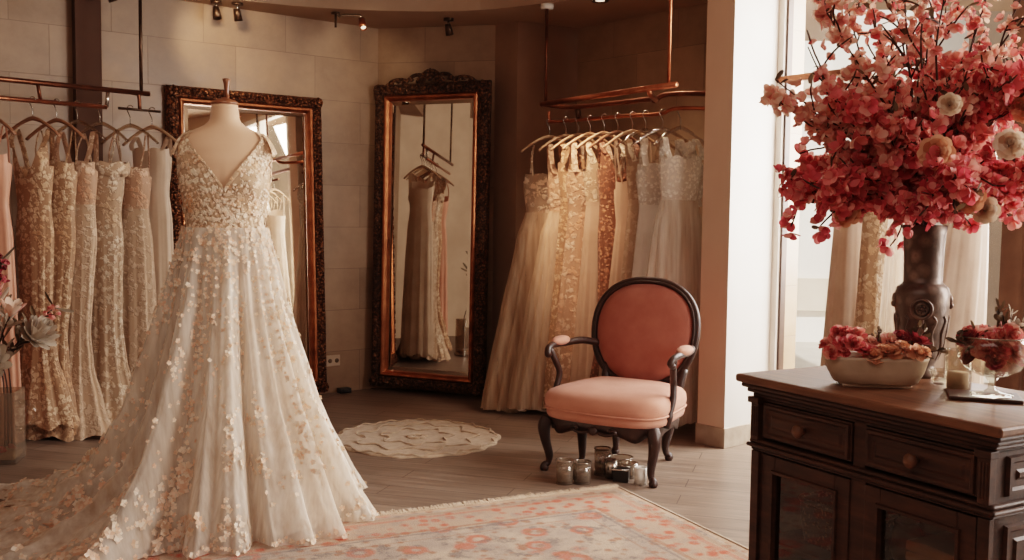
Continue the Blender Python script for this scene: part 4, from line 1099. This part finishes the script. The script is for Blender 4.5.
for ya, yb in ((.09, CD - .05),):
    m = MB()
    for za, zb in ((.675, .77), (.1, .61)):
        m.grid([[(x1 + e, ya + q, za + q), (x1 + e, yb - q, za + q), (x1 + e, yb - q, zb - q), (x1 + e, ya + q, zb - q)] for q, e in ((0, 0), (.004, .009), (.014, .009), (.02, .002), (.035, .002), (.042, .007))], True, False, True)
    m.build('side_panel', Mw, con, False)
cm = Matrix.Translation((c0.x, c0.y, 0)) @ Matrix.Rotation(con_ang, 4, 'Z')
def on_con(x, y, z=.85): return tuple(cm @ Vector((x, y, z)))
# contents behind the glass
t = thing('wicker_basket', 'woven basket on the shelf behind the left glass door', 'basket', on_con(.25, .22, .376), con_ang)
m = MB(); rows = []
for s_, z in ((.92, 0), (1.0, .06), (1.03, .12), (.97, .12), (.93, .02)):
    rows.append([(x * s_, y * s_, z) for x, y in [(math.copysign(abs(cos(a)) ** .4, cos(a)) * .13, math.copysign(abs(sin(a)) ** .4, sin(a)) * .09) for a in [2 * PI * k / 48 for k in range(48)]]])
m.grid(rows, True, True, True); m.build('woven_body', M['wicker'], t)
m = MB(); m.tube([(math.copysign(abs(cos(a)) ** .4, cos(a)) * .132, math.copysign(abs(sin(a)) ** .4, sin(a)) * .092, .12) for a in [2 * PI * k / 48 for k in range(48)]], .007, 6, closed=True); m.build('rim', M['wicker'], t)
for k in range(4):
    m = MB(); rows = []
    for q in range(13):
        a = PI * q / 12; rows.append([(x, -.08 + .012 * sin(a) * 0 + .16 * (1 - cos(a)) / 2, .024 * (1 if 0 < q < 12 else .55) + .003 * sin(x * 30 + k)) for x in [-.1 + .2 * j / 14 for j in range(15)]])
    rows2 = [[(x, y, .001) for x, y, z in r] for r in rows]
    m.grid(rows, False); m.grid(list(reversed(rows2)), False)
    m.grid([rows[0], rows2[0]], False); m.grid([rows2[-1], rows[-1]], False)
    m.grid([[r[0] for r in rows2], [r[0] for r in rows]], False); m.grid([[r[-1] for r in rows], [r[-1] for r in rows2]], False)
    o = m.build('folded_linen', M['linen'], None, loc=on_con(.60, .22, .376 + .0265 * k)); o.rotation_euler = (0, 0, con_ang)
    tag(o, ('bottom', 'second-lowest', 'second-highest', 'top')[k] + ' cream linen of the folded stack behind right glass door', 'linen', 'folded linens in the cabinet')
t = thing('ceramic_jar', 'pale lidded jar beside the basket behind the left glass door', 'jar', on_con(.395, .27, .376))
m = MB(); m.lathe([(0, 0), (.03, 0), (.042, .03), (.042, .08), (.03, .1), (.032, .106), (0, .106)], 24); m.build('jar_body', M['ceramic'], t)
m = MB(); m.lathe([(.034, .106), (.034, .114), (.012, .124), (.008, .13), (.01, .138), (0, .142)], 24); m.build('lid', M['ceramic'], t)

# ------------------------------------------------------------------ flowers
def petal(m, p, d, n, l, w, cup=.3):
    """a cupped petal of 2x3 quads from p along d"""
    d = Vector(d).normalized(); n = Vector(n); n = (n - d * n.dot(d)).normalized(); e = d.cross(n); p = Vector(p)
    rows = []
    for v, ww, h in ((0, .25, 0), (.45, .95, .10), (.8, .9, .28), (1, .35, .42)):
        rows.append([p + d * l * v + e * (w * ww * s) + n * (l * cup * (h + (.25 * s * s * ww))) for s in (-1, 0, 1)])
    m.grid(rows, False)
def rose(name, label, loc, r, mat, rot, group=None, green=True):
    t = thing(name, label, 'flower', loc, 0, group, rot=rot)
    rnd = random.Random(int(abs(loc[0] * 1000) + abs(loc[2] * 977)))
    m = MB()
    for layer, (rad, n, tilt) in enumerate(((.18, 4, 1.35), (.34, 5, 1.15), (.52, 6, .95), (.72, 7, .65), (.85, 8, .3))):
        for k in range(n):
            a = 2 * PI * k / n + layer * .6 + rnd.uniform(-.15, .15); d = Vector((cos(a) * cos(tilt), sin(a) * cos(tilt), sin(tilt)))
            base = Vector((cos(a) * rad * r * .35, sin(a) * rad * r * .35, -r * .25 + .11 * r * (4 - layer)))
            petal(m, base, d, Vector((-cos(a), -sin(a), .6)), r * (.85 + .07 * layer), r * (.26 + .07 * layer), .4)
    m.build('petals', mat, t)
    m = MB(); m.tube([(0, 0, -r * .2), (0, 0, -r * .55), (.2 * r, 0, -r * 1.0)], [r * .16, r * .12, r * .06], 8); m.build('calyx', M['leaf_dry'], t)
    return t
def blossom(m, p, n, s, rnd, k=5):
    n = Vector(n).normalized(); a = n.cross(Vector((.3, .5, .81)));
    if a.length < 1e-3: a = Vector((1, 0, 0))
    a.normalize(); b = n.cross(a); a0 = rnd.uniform(0, 6.28)
    for q in range(k):
        an = a0 + 2 * PI * q / k; d = a * cos(an) + b * sin(an) + n * rnd.uniform(.1, .9)
        petal(m, Vector(p), d, n, s * rnd.uniform(.8, 1.2), s * .46, .5)
def rv3(rnd): 
    while True:
        v = Vector((rnd.uniform(-1, 1), rnd.uniform(-1, 1), rnd.uniform(-1, 1)))
        if .05 < v.length < 1: return v.normalized()

VX, VY = 1.182, 2.872
vase = thing('tall_vase', 'tall dark pewter vase with round rosette holding the blossom branches', 'vase', (VX, VY, .85))
m = MB(); VP = [(0, 0), (.050, 0), (.053, .012), (.042, .026), (.04, .038), (.049, .055), (.062, .1), (.070, .16), (.074, .205), (.075, .24), (.070, .258), (.058, .268), (.053, .274), (.053, .29), (.054, .35), (.057, .41), (.062, .435), (.058, .437), (.05, .41), (.045, .3), (0, .26)]
m.lathe(VP, 48); m.build('vase_body', M['vase_dark'], vase)
fd = Vector((-VX, -VY, 0)).normalized(); sd = Vector((-fd.y, fd.x, 0))
m = MB(); cc = Vector((0, 0, .2)) + fd * .07
m.tube([cc + sd * (.026 * cos(a)) + Vector((0, 0, .026 * sin(a))) + fd * .004 for a in [2 * PI * k / 32 for k in range(32)]], .0055, 8, closed=True)
m.tube([cc + sd * (.015 * cos(a)) + Vector((0, 0, .015 * sin(a))) + fd * .006 for a in [2 * PI * k / 24 for k in range(24)]], .004, 8, closed=True)
for k in range(6):
    a = 2 * PI * k / 6; m.ell(cc + sd * .009 * cos(a) + Vector((0, 0, .009 * sin(a))) + fd * .007, (.005, .005, .005), 8, 5)
m.ell(cc + fd * .009, (.006, .006, .006), 8, 6); m.build('rosette', M['vase_dark'], vase)
for j in range(12):                         # swags and leaf ribs round the belly
    a = 2 * PI * j / 12 + .1; u = Vector((cos(a), sin(a), 0)); v2 = Vector((-sin(a), cos(a), 0))
    m = MB(); m.tube(catmull([u * .046 + Vector((0, 0, .052)), u * .057 + v2 * .006 + Vector((0, 0, .08)), u * .066 - v2 * .004 + Vector((0, 0, .13)), u * .0705 + v2 * .006 + Vector((0, 0, .165)), u * .072 - v2 * .004 + Vector((0, 0, .18))], 4), [.003] * 4 + [.0045] * 9 + [.004] * 3 + [.003], 6)
    m.build('leaf_rib', M['vase_dark'], vase)
for a in (.15, PI + .15):
    u = sd * cos(a)
    m = MB(); m.ell(u * .074 + Vector((0, 0, .225)), (.008, .012, .016), 10, 8); m.ell(u * .077 + Vector((0, 0, .208)), (.008, .009, .010), 10, 6); m.build('lug', M['vase_dark'], vase)

rim = Vector((VX, VY, .85 + .42))
def branch(label, group, d, ln, mat, nb, seed, droop=.0, twigs=6, bs=.019, start=.35, bare=0.0):
    rnd = random.Random(seed)
    t = thing('blossom_branch', label, 'flowers', tuple(rim), 0, group)
    d = Vector(d).normalized(); wood = MB(); bl = MB(); lf = MB()
    p = Vector((rnd.uniform(-.022, .022), rnd.uniform(-.022, .022), -.14)); pts = [p.copy()]
    p = p * .8 + Vector((0, 0, .15)); pts.append(p.copy()); n = 10; dd = (d + Vector((0, 0, .5))).normalized()
    for i in range(n):
        dd = (dd * .72 + (d + Vector((0, 0, -droop * i / n))) * .28 + rv3(rnd) * .13).normalized(); p = p + dd * ln / n; pts.append(p.copy())
    path = catmull(pts, 3); N_ = len(path)
    wood.tube(path, [.0055 * (1 - .7 * i / N_) for i in range(N_)], 6)
    spots = []
    for i, q in enumerate(path):
        if i / N_ > start: spots += [(q, .012)]
    for k in range(twigs):
        i = rnd.randint(int(N_ * start * .8), N_ - 2); q = path[i].copy(); dt = (path[min(i + 2, N_ - 1)] - path[i]).normalized() + rv3(rnd) * .9; dt.normalize(); tp = [q.copy()]
        L_ = rnd.uniform(.06, .15)
        for j in range(4): dt = (dt + rv3(rnd) * .25 + Vector((0, 0, .06))).normalized(); q = q + dt * L_ / 4; tp.append(q.copy()); spots.append((q.copy(), .016))
        wood.tube(catmull(tp, 2), [.0026] * 8 + [.0016], 5)
    for k in range(nb):
        q, sp = rnd.choice(spots); o = rv3(rnd); 
        blossom(bl, q + o * sp * rnd.uniform(.3, 1.9), o + Vector((0, 0, .15)), bs * rnd.uniform(.7, 1.2), rnd, rnd.choice((4, 5, 5, 6)))
    for k in range(int(4 + nb * .12)):
        q, sp = rnd.choice(spots); o = rv3(rnd); petal(lf, q, o, rv3(rnd), rnd.uniform(.018, .036), .007, .3)
    wood.build('stem', M['twig'], t); bl.build('blossoms', mat, t); lf.build('leaves', M['leaf_dry'], t)
    return t
rb = random.Random(21)
for k in range(16):      # lower, drooping deep pink sprays
    a = 2 * PI * k / 16 + rb.uniform(-.15, .15)
    branch('deep pink drooping blossom spray low in the bouquet over the vase rim', 'drooping deep pink sprays', (cos(a), sin(a) * .8, .30 + rb.uniform(-.12, .3)), rb.uniform(.24, .40), M['petal_deep'], 120, 100 + k, .75, 7, .025, .25)
for k in range(15):      # body of the bouquet
    a = 2 * PI * k / 15 + rb.uniform(-.2, .2); e = rb.uniform(.45, 1.3)
    branch('rose pink blossom branch filling the middle of the tall bouquet', 'rose pink middle branches', (cos(a) * cos(e), sin(a) * cos(e) * .8, sin(e)), rb.uniform(.34, .48), M['petal_mid'] if k % 3 else M['petal_deep'], 120, 200 + k, .15, 8, .025, .32)
for k in range(14):      # tall, airy twigs
    a = 2 * PI * k / 14 + rb.uniform(-.2, .2); e = rb.uniform(.75, 1.35)
    branch('tall airy twig with pale pink blossoms at the top of the bouquet', 'tall pale pink twigs', (cos(a) * cos(e), sin(a) * cos(e) * .7, sin(e)), rb.uniform(.56, .78), M['petal_pale'] if k % 2 else M['petal_mid'], 50, 300 + k, 0, 9, .020, .55)
for k, (dx, dz, ln) in enumerate(((-.95, .42, .56), (-.9, .62, .6), (-.75, .9, .66))):
    branch('pale pink twig reaching out toward the white column', 'pale twigs on the left side of the bouquet', (dx, -.05, dz), ln, M['petal_pale'], 90, 400 + k, .05, 9, .022, .4)
def toward(v):  # euler aiming local z along v
    return Vector(v).to_track_quat('Z', 'Y').to_euler()
for lab, (px_, y_, z_), r, mt in (('large peach rose at the front centre of the bouquet', (1.10, 2.62, 1.475), .036, 'petal_peach'), ('pale cream rose at the right side of the bouquet', (1.30, 2.64, 1.50), .032, 'petal_cream'),
      ('peach rose high on the right of the bouquet', (1.37, 2.70, 1.60), .032, 'petal_peach'), ('muted tan rose hanging low beside the vase rim', (1.20, 2.64, 1.36), .032, 'petal_peach'), ('cream bloom drooping low at the right of the vase', (1.27, 2.70, 1.33), .03, 'petal_cream'),
      ('small peach rose on the upper front of the bouquet', (1.13, 2.62, 1.60), .024, 'petal_cream'), ('peach bloom drooping at the lower left of the bouquet', (.925, 2.78, 1.315), .03, 'petal_peach')):
    rose('garden_rose', lab, (px_, y_, z_), r, M[mt], toward((-.35, -1, .15)), 'roses among the blossom branches')

# long bowl of flowers
bx, by = .99, 2.70; ba = -.18
t = thing('planter_bowl', 'long weathered cream bowl filled with pink blooms on the cabinet', 'bowl', (bx, by, .85), ba)
def srect(hx, hy, z, p=3.2, n=56): return [(math.copysign(abs(cos(a)) ** (2 / p), cos(a)) * hx, math.copysign(abs(sin(a)) ** (2 / p), sin(a)) * hy, z) for a in [2 * PI * k / n for k in range(n)]]
m = MB(); m.grid([srect(.098, .048, .008), srect(.108, .055, .012), srect(.124, .064, .04), srect(.134, .07, .074), srect(.136, .071, .082), srect(.126, .063, .082), srect(.115, .055, .045), srect(.09, .04, .03)], True, True, True); m.build('bowl_body', M['ceramic'], t)
m = MB(); m.box(-.09, -.042, 0, .09, .042, .009); m.build('foot', M['ceramic'], t, False, .004)
def bloom_mesh(seed, mat, name='bloom'):
    rnd = random.Random(seed); m = MB()
    for layer in range(4):
        n = 5 + layer * 2; tilt = 1.3 - layer * .4
        for k in range(n):
            a = 2 * PI * k / n + layer; d = Vector((cos(a) * cos(tilt), sin(a) * cos(tilt), sin(tilt)))
            petal(m, d * .002 + Vector((0, 0, .006 - .002 * layer)), d + rv3(rnd) * .2, Vector((-cos(a), -sin(a), 1)), .016 + .0035 * layer, .0075 + .001 * layer, .45)
    return m
def bloom_thing(label, group, mat, loc, r, seed):
    o = bloom_mesh(seed, mat).build('flower_bloom', mat, None); o.location = loc; o.rotation_euler = r; tag(o, label, 'flower', group); return o
rnd = random.Random(31)
bm_rot = Matrix.Rotation(ba, 4, 'Z')
protos = {}
def scatter(proto_key, mat, label, group, loc, r, sc, seed):
    if proto_key not in protos:
        o = bloom_thing(label, group, mat, loc, r, seed); protos[proto_key] = o; o.scale = (sc,) * 3
    else:
        o = dup(protos[proto_key], loc, 0, label, group, r, sc)
    return o
for k in range(46):
    x = -.115 + .23 * (k % 16) / 15 + rnd.uniform(-.008, .008); y = (-.045, 0, .045)[k % 3] + rnd.uniform(-.012, .012); z = .082 + .032 * (1 - abs(y) / .06) + rnd.uniform(-.008, .02) + (.016 * math.exp(-((x + .07) / .04) ** 2))
    w = bm_rot @ Vector((x, y, z)); d = Vector((x * 3, y * 9 - .3, .7)) + rv3(rnd) * .4
    if x < -.02: key, lab = ('d', 'deep pink bloom at the left end of the long bowl') if k % 4 else ('m', 'rose pink bloom among the deep pink ones in long bowl')
    else: key, lab = ('pe', 'peach bloom at the right half of the long bowl') if k % 3 == 0 else (('wi', 'dark wine bloom at the right half of the long bowl') if k % 6 == 1 else ('pl', 'pale pink bloom at the right half of the long bowl'))
    mt = {'d': 'petal_deep', 'm': 'petal_mid', 'pe': 'petal_peach', 'wi': 'petal_wine', 'pl': 'petal_pale'}[key]
    scatter('b' + key, M[mt], lab, {'d': 'deep pink blooms in the long bowl', 'm': 'rose pink blooms in the long bowl', 'pe': 'peach blooms in the long bowl', 'wi': 'wine blooms in the long bowl', 'pl': 'pale pink blooms in the long bowl'}[key], (bx + w.x, by + w.y, .85 + w.z), toward(d), rnd.uniform(.55, 1.1), 500 + k)
def sprig(label, loc, dirs, mat, ln, group, seed, lw=.007):
    rnd = random.Random(seed); t = thing('leaf_sprig', label, 'leaves', loc, 0, group); st = MB(); lf = MB()
    for d in dirs:
        d = Vector(d).normalized(); p = Vector((0, 0, 0)); pts = [p.copy()]
        for i in range(6):
            d = (d + rv3(rnd) * .22).normalized(); p = p + d * ln / 6; pts.append(p.copy())
            if i > 0:
                for q in range(2): petal(lf, p, d + rv3(rnd) * .8, rv3(rnd), ln * rnd.uniform(.2, .36), lw, .35)
        st.tube(pts, .0014, 5)
    st.build('stem', M['twig'], t); lf.build('leaves', mat, t); return t
sprig('dark dry leaf sprig at the right end of the long bowl', (bx + .09, by - .01, .93), [(.6, -.2, .7), (.9, -.3, .3), (.2, -.1, 1), (.7, .3, .6)], M['leaf_dry'], .085, None, 1)
sprig('dry brown leaf sprig rising from middle of the long bowl', (bx + .01, by + .02, .93), [(-.1, 0, 1), (.4, -.2, .9), (.1, .3, .9)], M['leaf_dry'], .07, None, 2)

# footed glass bowl on a dark board
gx, gy = 1.215, 2.505
m = MB(); m.box(-.085, -.06, 0, .085, .06, .01)
o = m.build('wooden_board', Mw, None, False, .003, loc=(gx - .012, gy + .015, .8502)); o.rotation_euler = (0, 0, -.35); tag(o, 'flat dark wooden board under the footed glass bowl', 'board')
t = thing('footed_glass_bowl', 'clear footed glass bowl heaped with dark red flowers', 'bowl', (gx, gy, .8605))
m = MB(); m.lathe([(0, .046), (.03, .05), (.062, .066), (.082, .094), (.088, .125), (.084, .15), (.081, .15), (.085, .125), (.079, .096), (.06, .07), (.03, .055), (0, .051)], 48, cap0=False); m.build('bowl', M['glass'], t)
m = MB(); m.lathe([(0, 0), (.05, 0), (.05, .004), (.02, .01), (.009, .018), (.008, .034), (.016, .046), (0, .047)], 36); m.build('foot', M['glass'], t)
m = MB(); m.tube([(.0825 * cos(a), .0825 * sin(a), .15) for a in [2 * PI * k / 48 for k in range(48)]], .0022, 6, closed=True); m.build('rim', M['steel'], t)
for k in range(30):
    a = rnd.uniform(0, 6.28); rr = .062 * rnd.random() ** .5; z = .085 + rnd.uniform(0, .075) + .02 * (1 - rr / .06)
    d = Vector((cos(a) * .8, sin(a) * .8 - .5, .6)) + rv3(rnd) * .4
    key = ('w', 'd', 'm')[k % 3]
    scatter('g' + key, M[{'w': 'petal_wine', 'd': 'petal_deep', 'm': 'petal_mid'}[key]], {'w': 'dark wine bloom heaped in the footed glass bowl', 'd': 'deep pink bloom heaped in the footed glass bowl', 'm': 'rose bloom heaped in the footed glass bowl'}[key],
            {'w': 'wine blooms in the glass bowl', 'd': 'deep pink blooms in the glass bowl', 'm': 'rose blooms in the glass bowl'}[key], (gx + rr * cos(a), gy + rr * sin(a), .8605 + z), toward(d), rnd.uniform(.85, 1.25), 700 + k)
sprig('curling dry brown sprig standing in the footed glass bowl', (gx + .01, gy, .985), [(-.6, -.1, .8), (.3, -.1, 1), (.8, 0, .5), (-.2, .3, 1), (.6, -.4, .7), (-.9, -.3, .3)], M['leaf_dry'], .10, None, 3)
sprig('silver-grey leaf sprig standing in the footed glass bowl', (gx + .03, gy - .02, .98), [(.5, -.4, .9), (.1, -.3, 1), (.9, -.2, .6)], M['leaf_grey'], .09, None, 4)
# small ribbed glass dish by the vase foot, glass candle cylinder behind the footed bowl
t = thing('glass_dish', 'small ribbed clear glass dish at the foot of the dark vase', 'dish', (1.19, 2.735, .85))
m = MB(); rows = []
for r, z in ((.022, 0), (.026, .004), (.034, .04), (.03, .04), (.022, .008), (.002, .006)):
    rows.append([(r * (1 + .07 * cos(10 * a)) * cos(a), r * (1 + .07 * cos(10 * a)) * sin(a), z) for a in [2 * PI * k / 60 for k in range(60)]])
m.grid(rows, True, True, True); m.build('dish_body', M['glass'], t)
t = thing('candle_cylinder', 'clear glass cylinder standing behind the footed glass bowl', 'glass', (1.185, 2.63, .85))
m = MB(); m.lathe([(0, 0), (.034, 0), (.034, .11), (.0315, .11), (.0315, .006), (0, .006)], 36); m.build('vessel', M['glass'], t)
m = MB(); m.lathe([(0, .007), (.027, .007), (.027, .05), (0, .05)], 28); m.build('candle', M['linen'], t)

# ------------------------------------------------------------------ left floor vase with dried flowers
lx, ly = -2.63, 5.10
t = thing('glass_floor_vase', 'square clear glass vase on the floor at the left edge', 'vase', (lx, ly, 0), .2)
m = MB(); h = .37; w_ = .095
for q, z in (((w_), 0),): pass
def sq(r, z): return [(-r, -r, z), (r, -r, z), (r, r, z), (-r, r, z)]
m.grid([sq(w_, 0), sq(w_, h), sq(w_ - .009, h), sq(w_ - .009, .02)], True, True, True); m.build('vase_body', M['smoke_glass'], t, False, .004)
m = MB(); m.tube(catmull([(w_, 0, .31), (w_ + .05, -.01, .29), (w_ + .075, -.01, .235), (w_ + .05, -.01, .185), (w_, 0, .165)], 5), .013, 8); m.build('handle', M['glass'], t)
m = MB(); m.box(-w_ + .012, -w_ + .012, .022, w_ - .012, w_ - .012, .05); m.build('pebble_bed', M['ceramic'], t, False, .006)
for k, (a, b) in enumerate(((.03, -.06), (-.03, -.05), (.05, .0))):
    bloom_thing(('red', 'pink', 'coral')[k] + ' fallen bloom lying in the bottom of the square glass vase', None, M['petal_mid'] if k else M['petal_deep'], (lx + a, ly + b, .066), (.2, .3, k), 800 + k)
def dried(label, kind, tip, seed, matp):
    rnd = random.Random(seed); base = Vector((lx + rnd.uniform(-.04, .04), ly + rnd.uniform(-.04, .04), .06))
    t = thing('dried_flower_stem', label, 'flowers', tuple(base), 0, None)
    tip = Vector(tip) - base; mid = Vector((0, 0, .34)); st = MB(); pts = catmull([(0, 0, 0), mid, mid * .6 + tip * .5 + Vector((0, 0, .03)), tip], 5); st.tube(pts, .0042, 6); st.build('stem', M['twig'], t)
    d = (tip - mid).normalized(); hd = MB()
    if kind == 'protea':
        for layer in range(4):
            for k in range(9):
                a = 2 * PI * k / 9 + layer * .35; s = d.cross(Vector((.2, .1, .97))).normalized(); b = d.cross(s); o = s * cos(a) + b * sin(a)
                petal(hd, tip + o * .01, d * (1.2 - .28 * layer) + o * (.35 + .3 * layer), -o, .135 - .010 * layer, .026, .3)
    elif kind == 'lily':
        for k in range(6):
            a = 2 * PI * k / 6; s = d.cross(Vector((.2, .1, .97))).normalized(); b = d.cross(s); o = s * cos(a) + b * sin(a)
            petal(hd, tip, d * .7 + o * .8, d - o * .5, .10, .022, .5)
    else:
        for k in range(22): blossom(hd, tip - d * .02 * (k % 8) + rv3(rnd) * .03, rv3(rnd), .02, rnd, 4)
    hd.build('flower_head', matp, t)
    lf = MB()
    for k in range(11):
        q = pts[rnd.randint(8, len(pts) - 1)]; petal(lf, q, d + rv3(rnd) * .9, rv3(rnd), rnd.uniform(.07, .14), .011, .35)
    lf.build('leaves', M['leaf_dry'] if seed % 2 else M['leaf_grey'], t)
dried('silver-grey dried protea leaning out right from the square glass vase', 'protea', (lx + .20, ly - .05, .64), 1, M['leaf_grey'])
dried('red lily-like bloom at the left edge of the floor bouquet', 'lily', (lx + .03, ly - .1, .84), 2, M['petal_deep'])
dried('dark dry stem rising highest in the floor bouquet', 'spray', (lx + .02, ly, 1.04), 3, M['petal_wine'])
dried('pale pink lily-like bloom in the middle of the floor bouquet', 'lily', (lx + .1, ly - .08, .76), 4, M['petal_pale'])
dried('grey dried protea low over the rim of the square glass vase', 'protea', (lx + .04, ly - .14, .52), 5, M['leaf_grey'])
dried('small red spray low at left of the floor bouquet', 'spray', (lx - .02, ly - .14, .68), 6, M['petal_deep'])
dried('coral bud stem pointing right out of the floor bouquet', 'spray', (lx + .29, ly + .0, .80), 7, M['petal_mid'])

# ------------------------------------------------------------------ ceiling fittings
def spot(label, loc, aim, rz=0):
    t = thing('ceiling_spotlight', label, 'spotlight', loc, rz)
    m = MB(); m.lathe([(0, 0), (.035, 0), (.035, -.018), (0, -.018)], 20); m.build('ceiling_plate', M['dark_metal'], t)
    m = MB(); m.tube([(0, 0, -.015), (0, 0, -.05)], .008, 8); m.build('stem', M['steel'], t)
    m = MB(); m.lathe([(0, -.03), (.02, -.028), (.024, .0), (.028, .05), (.024, .05), (.02, .02), (0, .018)], 20)
    o = m.build('lamp_head', M['dark_metal'], t); o.location = (0, 0, -.065); o.rotation_euler = toward(aim)
    m = MB(); m.lathe([(0, .022), (.02, .022), (.02, .026), (0, .027)], 16, cap0=True); m.build('lens', M['bulb'], o)
    return t
spot('small silver spotlight on the ceiling above left of the dress form', (-1.92, 6.52, HS), (.2, -.2, -1))
spot('dark cone spotlight on the ceiling beside the silver spotlight', (-1.80, 6.57, HS), (.1, .3, -1))
spot('ceiling spotlight close to the dark pilaster at left', (-2.40, 6.02, HS), (.3, .3, -1))
spot('lone small spotlight on the ceiling above the crested mirror', (-.46, 7.0, HS), (.2, .1, -1))
t = thing('bracket_spotlight', 'bracket with swivel spotlight on the ceiling between the mirrors', 'spotlight', (-1.21, 6.84, HS))
m = MB(); m.lathe([(0, 0), (.03, 0), (.03, -.014), (0, -.014)], 18); m.tube([(0, 0, -.01), (0, 0, -.10)], .008, 8); m.build('ceiling_plate', M['dark_metal'], t)
m = MB(); m.tube([(0.02, 0, -.03), (.06, -.01, -.018), (.17, -.02, -.022), (.18, -.02, -.05)], .008, 8); m.build('bracket_arm', M['steel'], t)
m = MB(); m.lathe([(0, -.04), (.022, -.038), (.024, .0), (.024, .05), (.02, .05), (.018, .03), (0, .03)], 20); o = m.build('lamp_head', M['copper'], t); o.location = (.185, -.03, -.075); o.rotation_euler = toward((.25, -.6, -.8))
m = MB(); m.lathe([(0, .034), (.018, .034), (.018, .038), (0, .038)], 16); m.build('lens', M['bulb'], o)
for lab, x, y, z in (('recessed ring downlight in the low ceiling right of the rail rod', .53, 6.36, HS), ('recessed downlight in the low ceiling near the right rail rod', .78, 6.17, HS)):
    t = thing('recessed_downlight', lab, 'downlight', (x, y, z))
    m = MB(); m.lathe([(.03, .004), (.034, -.006), (.052, -.008), (.056, 0)], 32, cap0=False); m.build('ring', M['steel'], t)
    m = MB(); m.lathe([(0, -.002), (.031, -.002)], 24, cap0=False); m.build('lens', M['bulb'], t)

# ------------------------------------------------------------------ light
sc = bpy.context.scene
w = bpy.data.worlds.new('World'); sc.world = w; w.use_nodes = True; nt = w.node_tree
bg = nt.nodes['Background']; bg.inputs[0].default_value = (1, .96, .9, 1); bg.inputs[1].default_value = 1.0
def area(name, loc, aim, sx, sy, power, col):
    l = bpy.data.lights.new(name, 'AREA'); l.shape = 'RECTANGLE'; l.size = sx; l.size_y = sy; l.energy = power; l.color = col
    o = bpy.data.objects.new(name, l); C.objects.link(o); o.location = loc
    o.rotation_euler = (Vector(aim) - Vector(loc)).to_track_quat('-Z', 'Y').to_euler(); return o
def spotl(name, loc, aim, power, col, size=.8, blend=.7, rad=.06):
    l = bpy.data.lights.new(name, 'SPOT'); l.energy = power; l.color = col; l.spot_size = size; l.spot_blend = blend; l.shadow_soft_size = rad
    o = bpy.data.objects.new(name, l); C.objects.link(o); o.location = loc
    o.rotation_euler = (Vector(aim) - Vector(loc)).to_track_quat('-Z', 'Y').to_euler(); return o
sun = bpy.data.lights.new('sun', 'SUN'); sun.energy = 5.5; sun.angle = .02; sun.color = (1, .95, .88)
so = bpy.data.objects.new('sun', sun); C.objects.link(so); so.rotation_euler = Vector((-.25, .75, -.75)).to_track_quat('-Z', 'Y').to_euler()
area('added_key_light', (3.95, 2.95, 1.9), (-.6, 4.8, .7), 1.6, 2.2, 270, (1, .885, .82))  # key light added out of view, shining in through the added window
area('front_window_light', (2.75, 5.55, 1.8), (.2, 4.2, .4), 1.6, 2.0, 290, (1, .93, .88))
area('room_fill', (-.8, 1.2, 2.85), (-.8, 2.6, 0), 3.0, 2.4, 34, (1, .80, .71))  # soft fill added near the ceiling, no fixture belongs to it
spotl('spot_right_gowns', (.1, 5.75, 2.6), (.46, 6.35, 1.4), 240, (1, .62, .42), .6)
spotl('downlight_glow', (.53, 6.33, 2.6), (.5, 6.4, 0), 34, (1, .74, .54), 1.5, 1.0, .04)
spotl('downlight_glow', (.80, 6.12, 2.6), (.85, 6.2, 0), 34, (1, .74, .54), 1.5, 1.0, .04)
spotl('spot_left_wall', (-1.75, 6.0, 2.6), (-1.95, 6.9, 2.35), 22, (1, .72, .48), 1.1)
spotl('spot_dress', (-.9, 2.9, 2.9), (-1.2, 4.2, 1.1), 35, (1, .82, .66), .7)
spotl('spot_back_mirror', (-.9, 6.3, 2.6), (-1.15, 7.4, 2.1), 10, (1, .74, .5), 1.1)
spotl('spot_left_gowns', (-1.9, 4.9, 2.8), (-2.4, 5.6, 1.0), 26, (1, .82, .68), .9)

# ------------------------------------------------------------------ camera
cam = bpy.data.cameras.new('camera'); cam.sensor_width = 36; cam.lens = 36 * 1000 / 1024; cam.clip_start = .05
co = bpy.data.objects.new('camera', cam); C.objects.link(co)
co.matrix_world = Matrix.Translation((0, 0, 1.3)) @ Matrix.Rotation(PI / 2 - math.radians(3.7), 4, 'X') @ Matrix.Rotation(math.radians(.7), 4, 'Z')
sc.camera = co
sc.cycles.transparent_max_bounces = 24
sc.cycles.max_bounces = 8
sc.view_settings.view_transform = 'Filmic'
sc.view_settings.look = 'Medium High Contrast'
sc.view_settings.exposure = 0.06
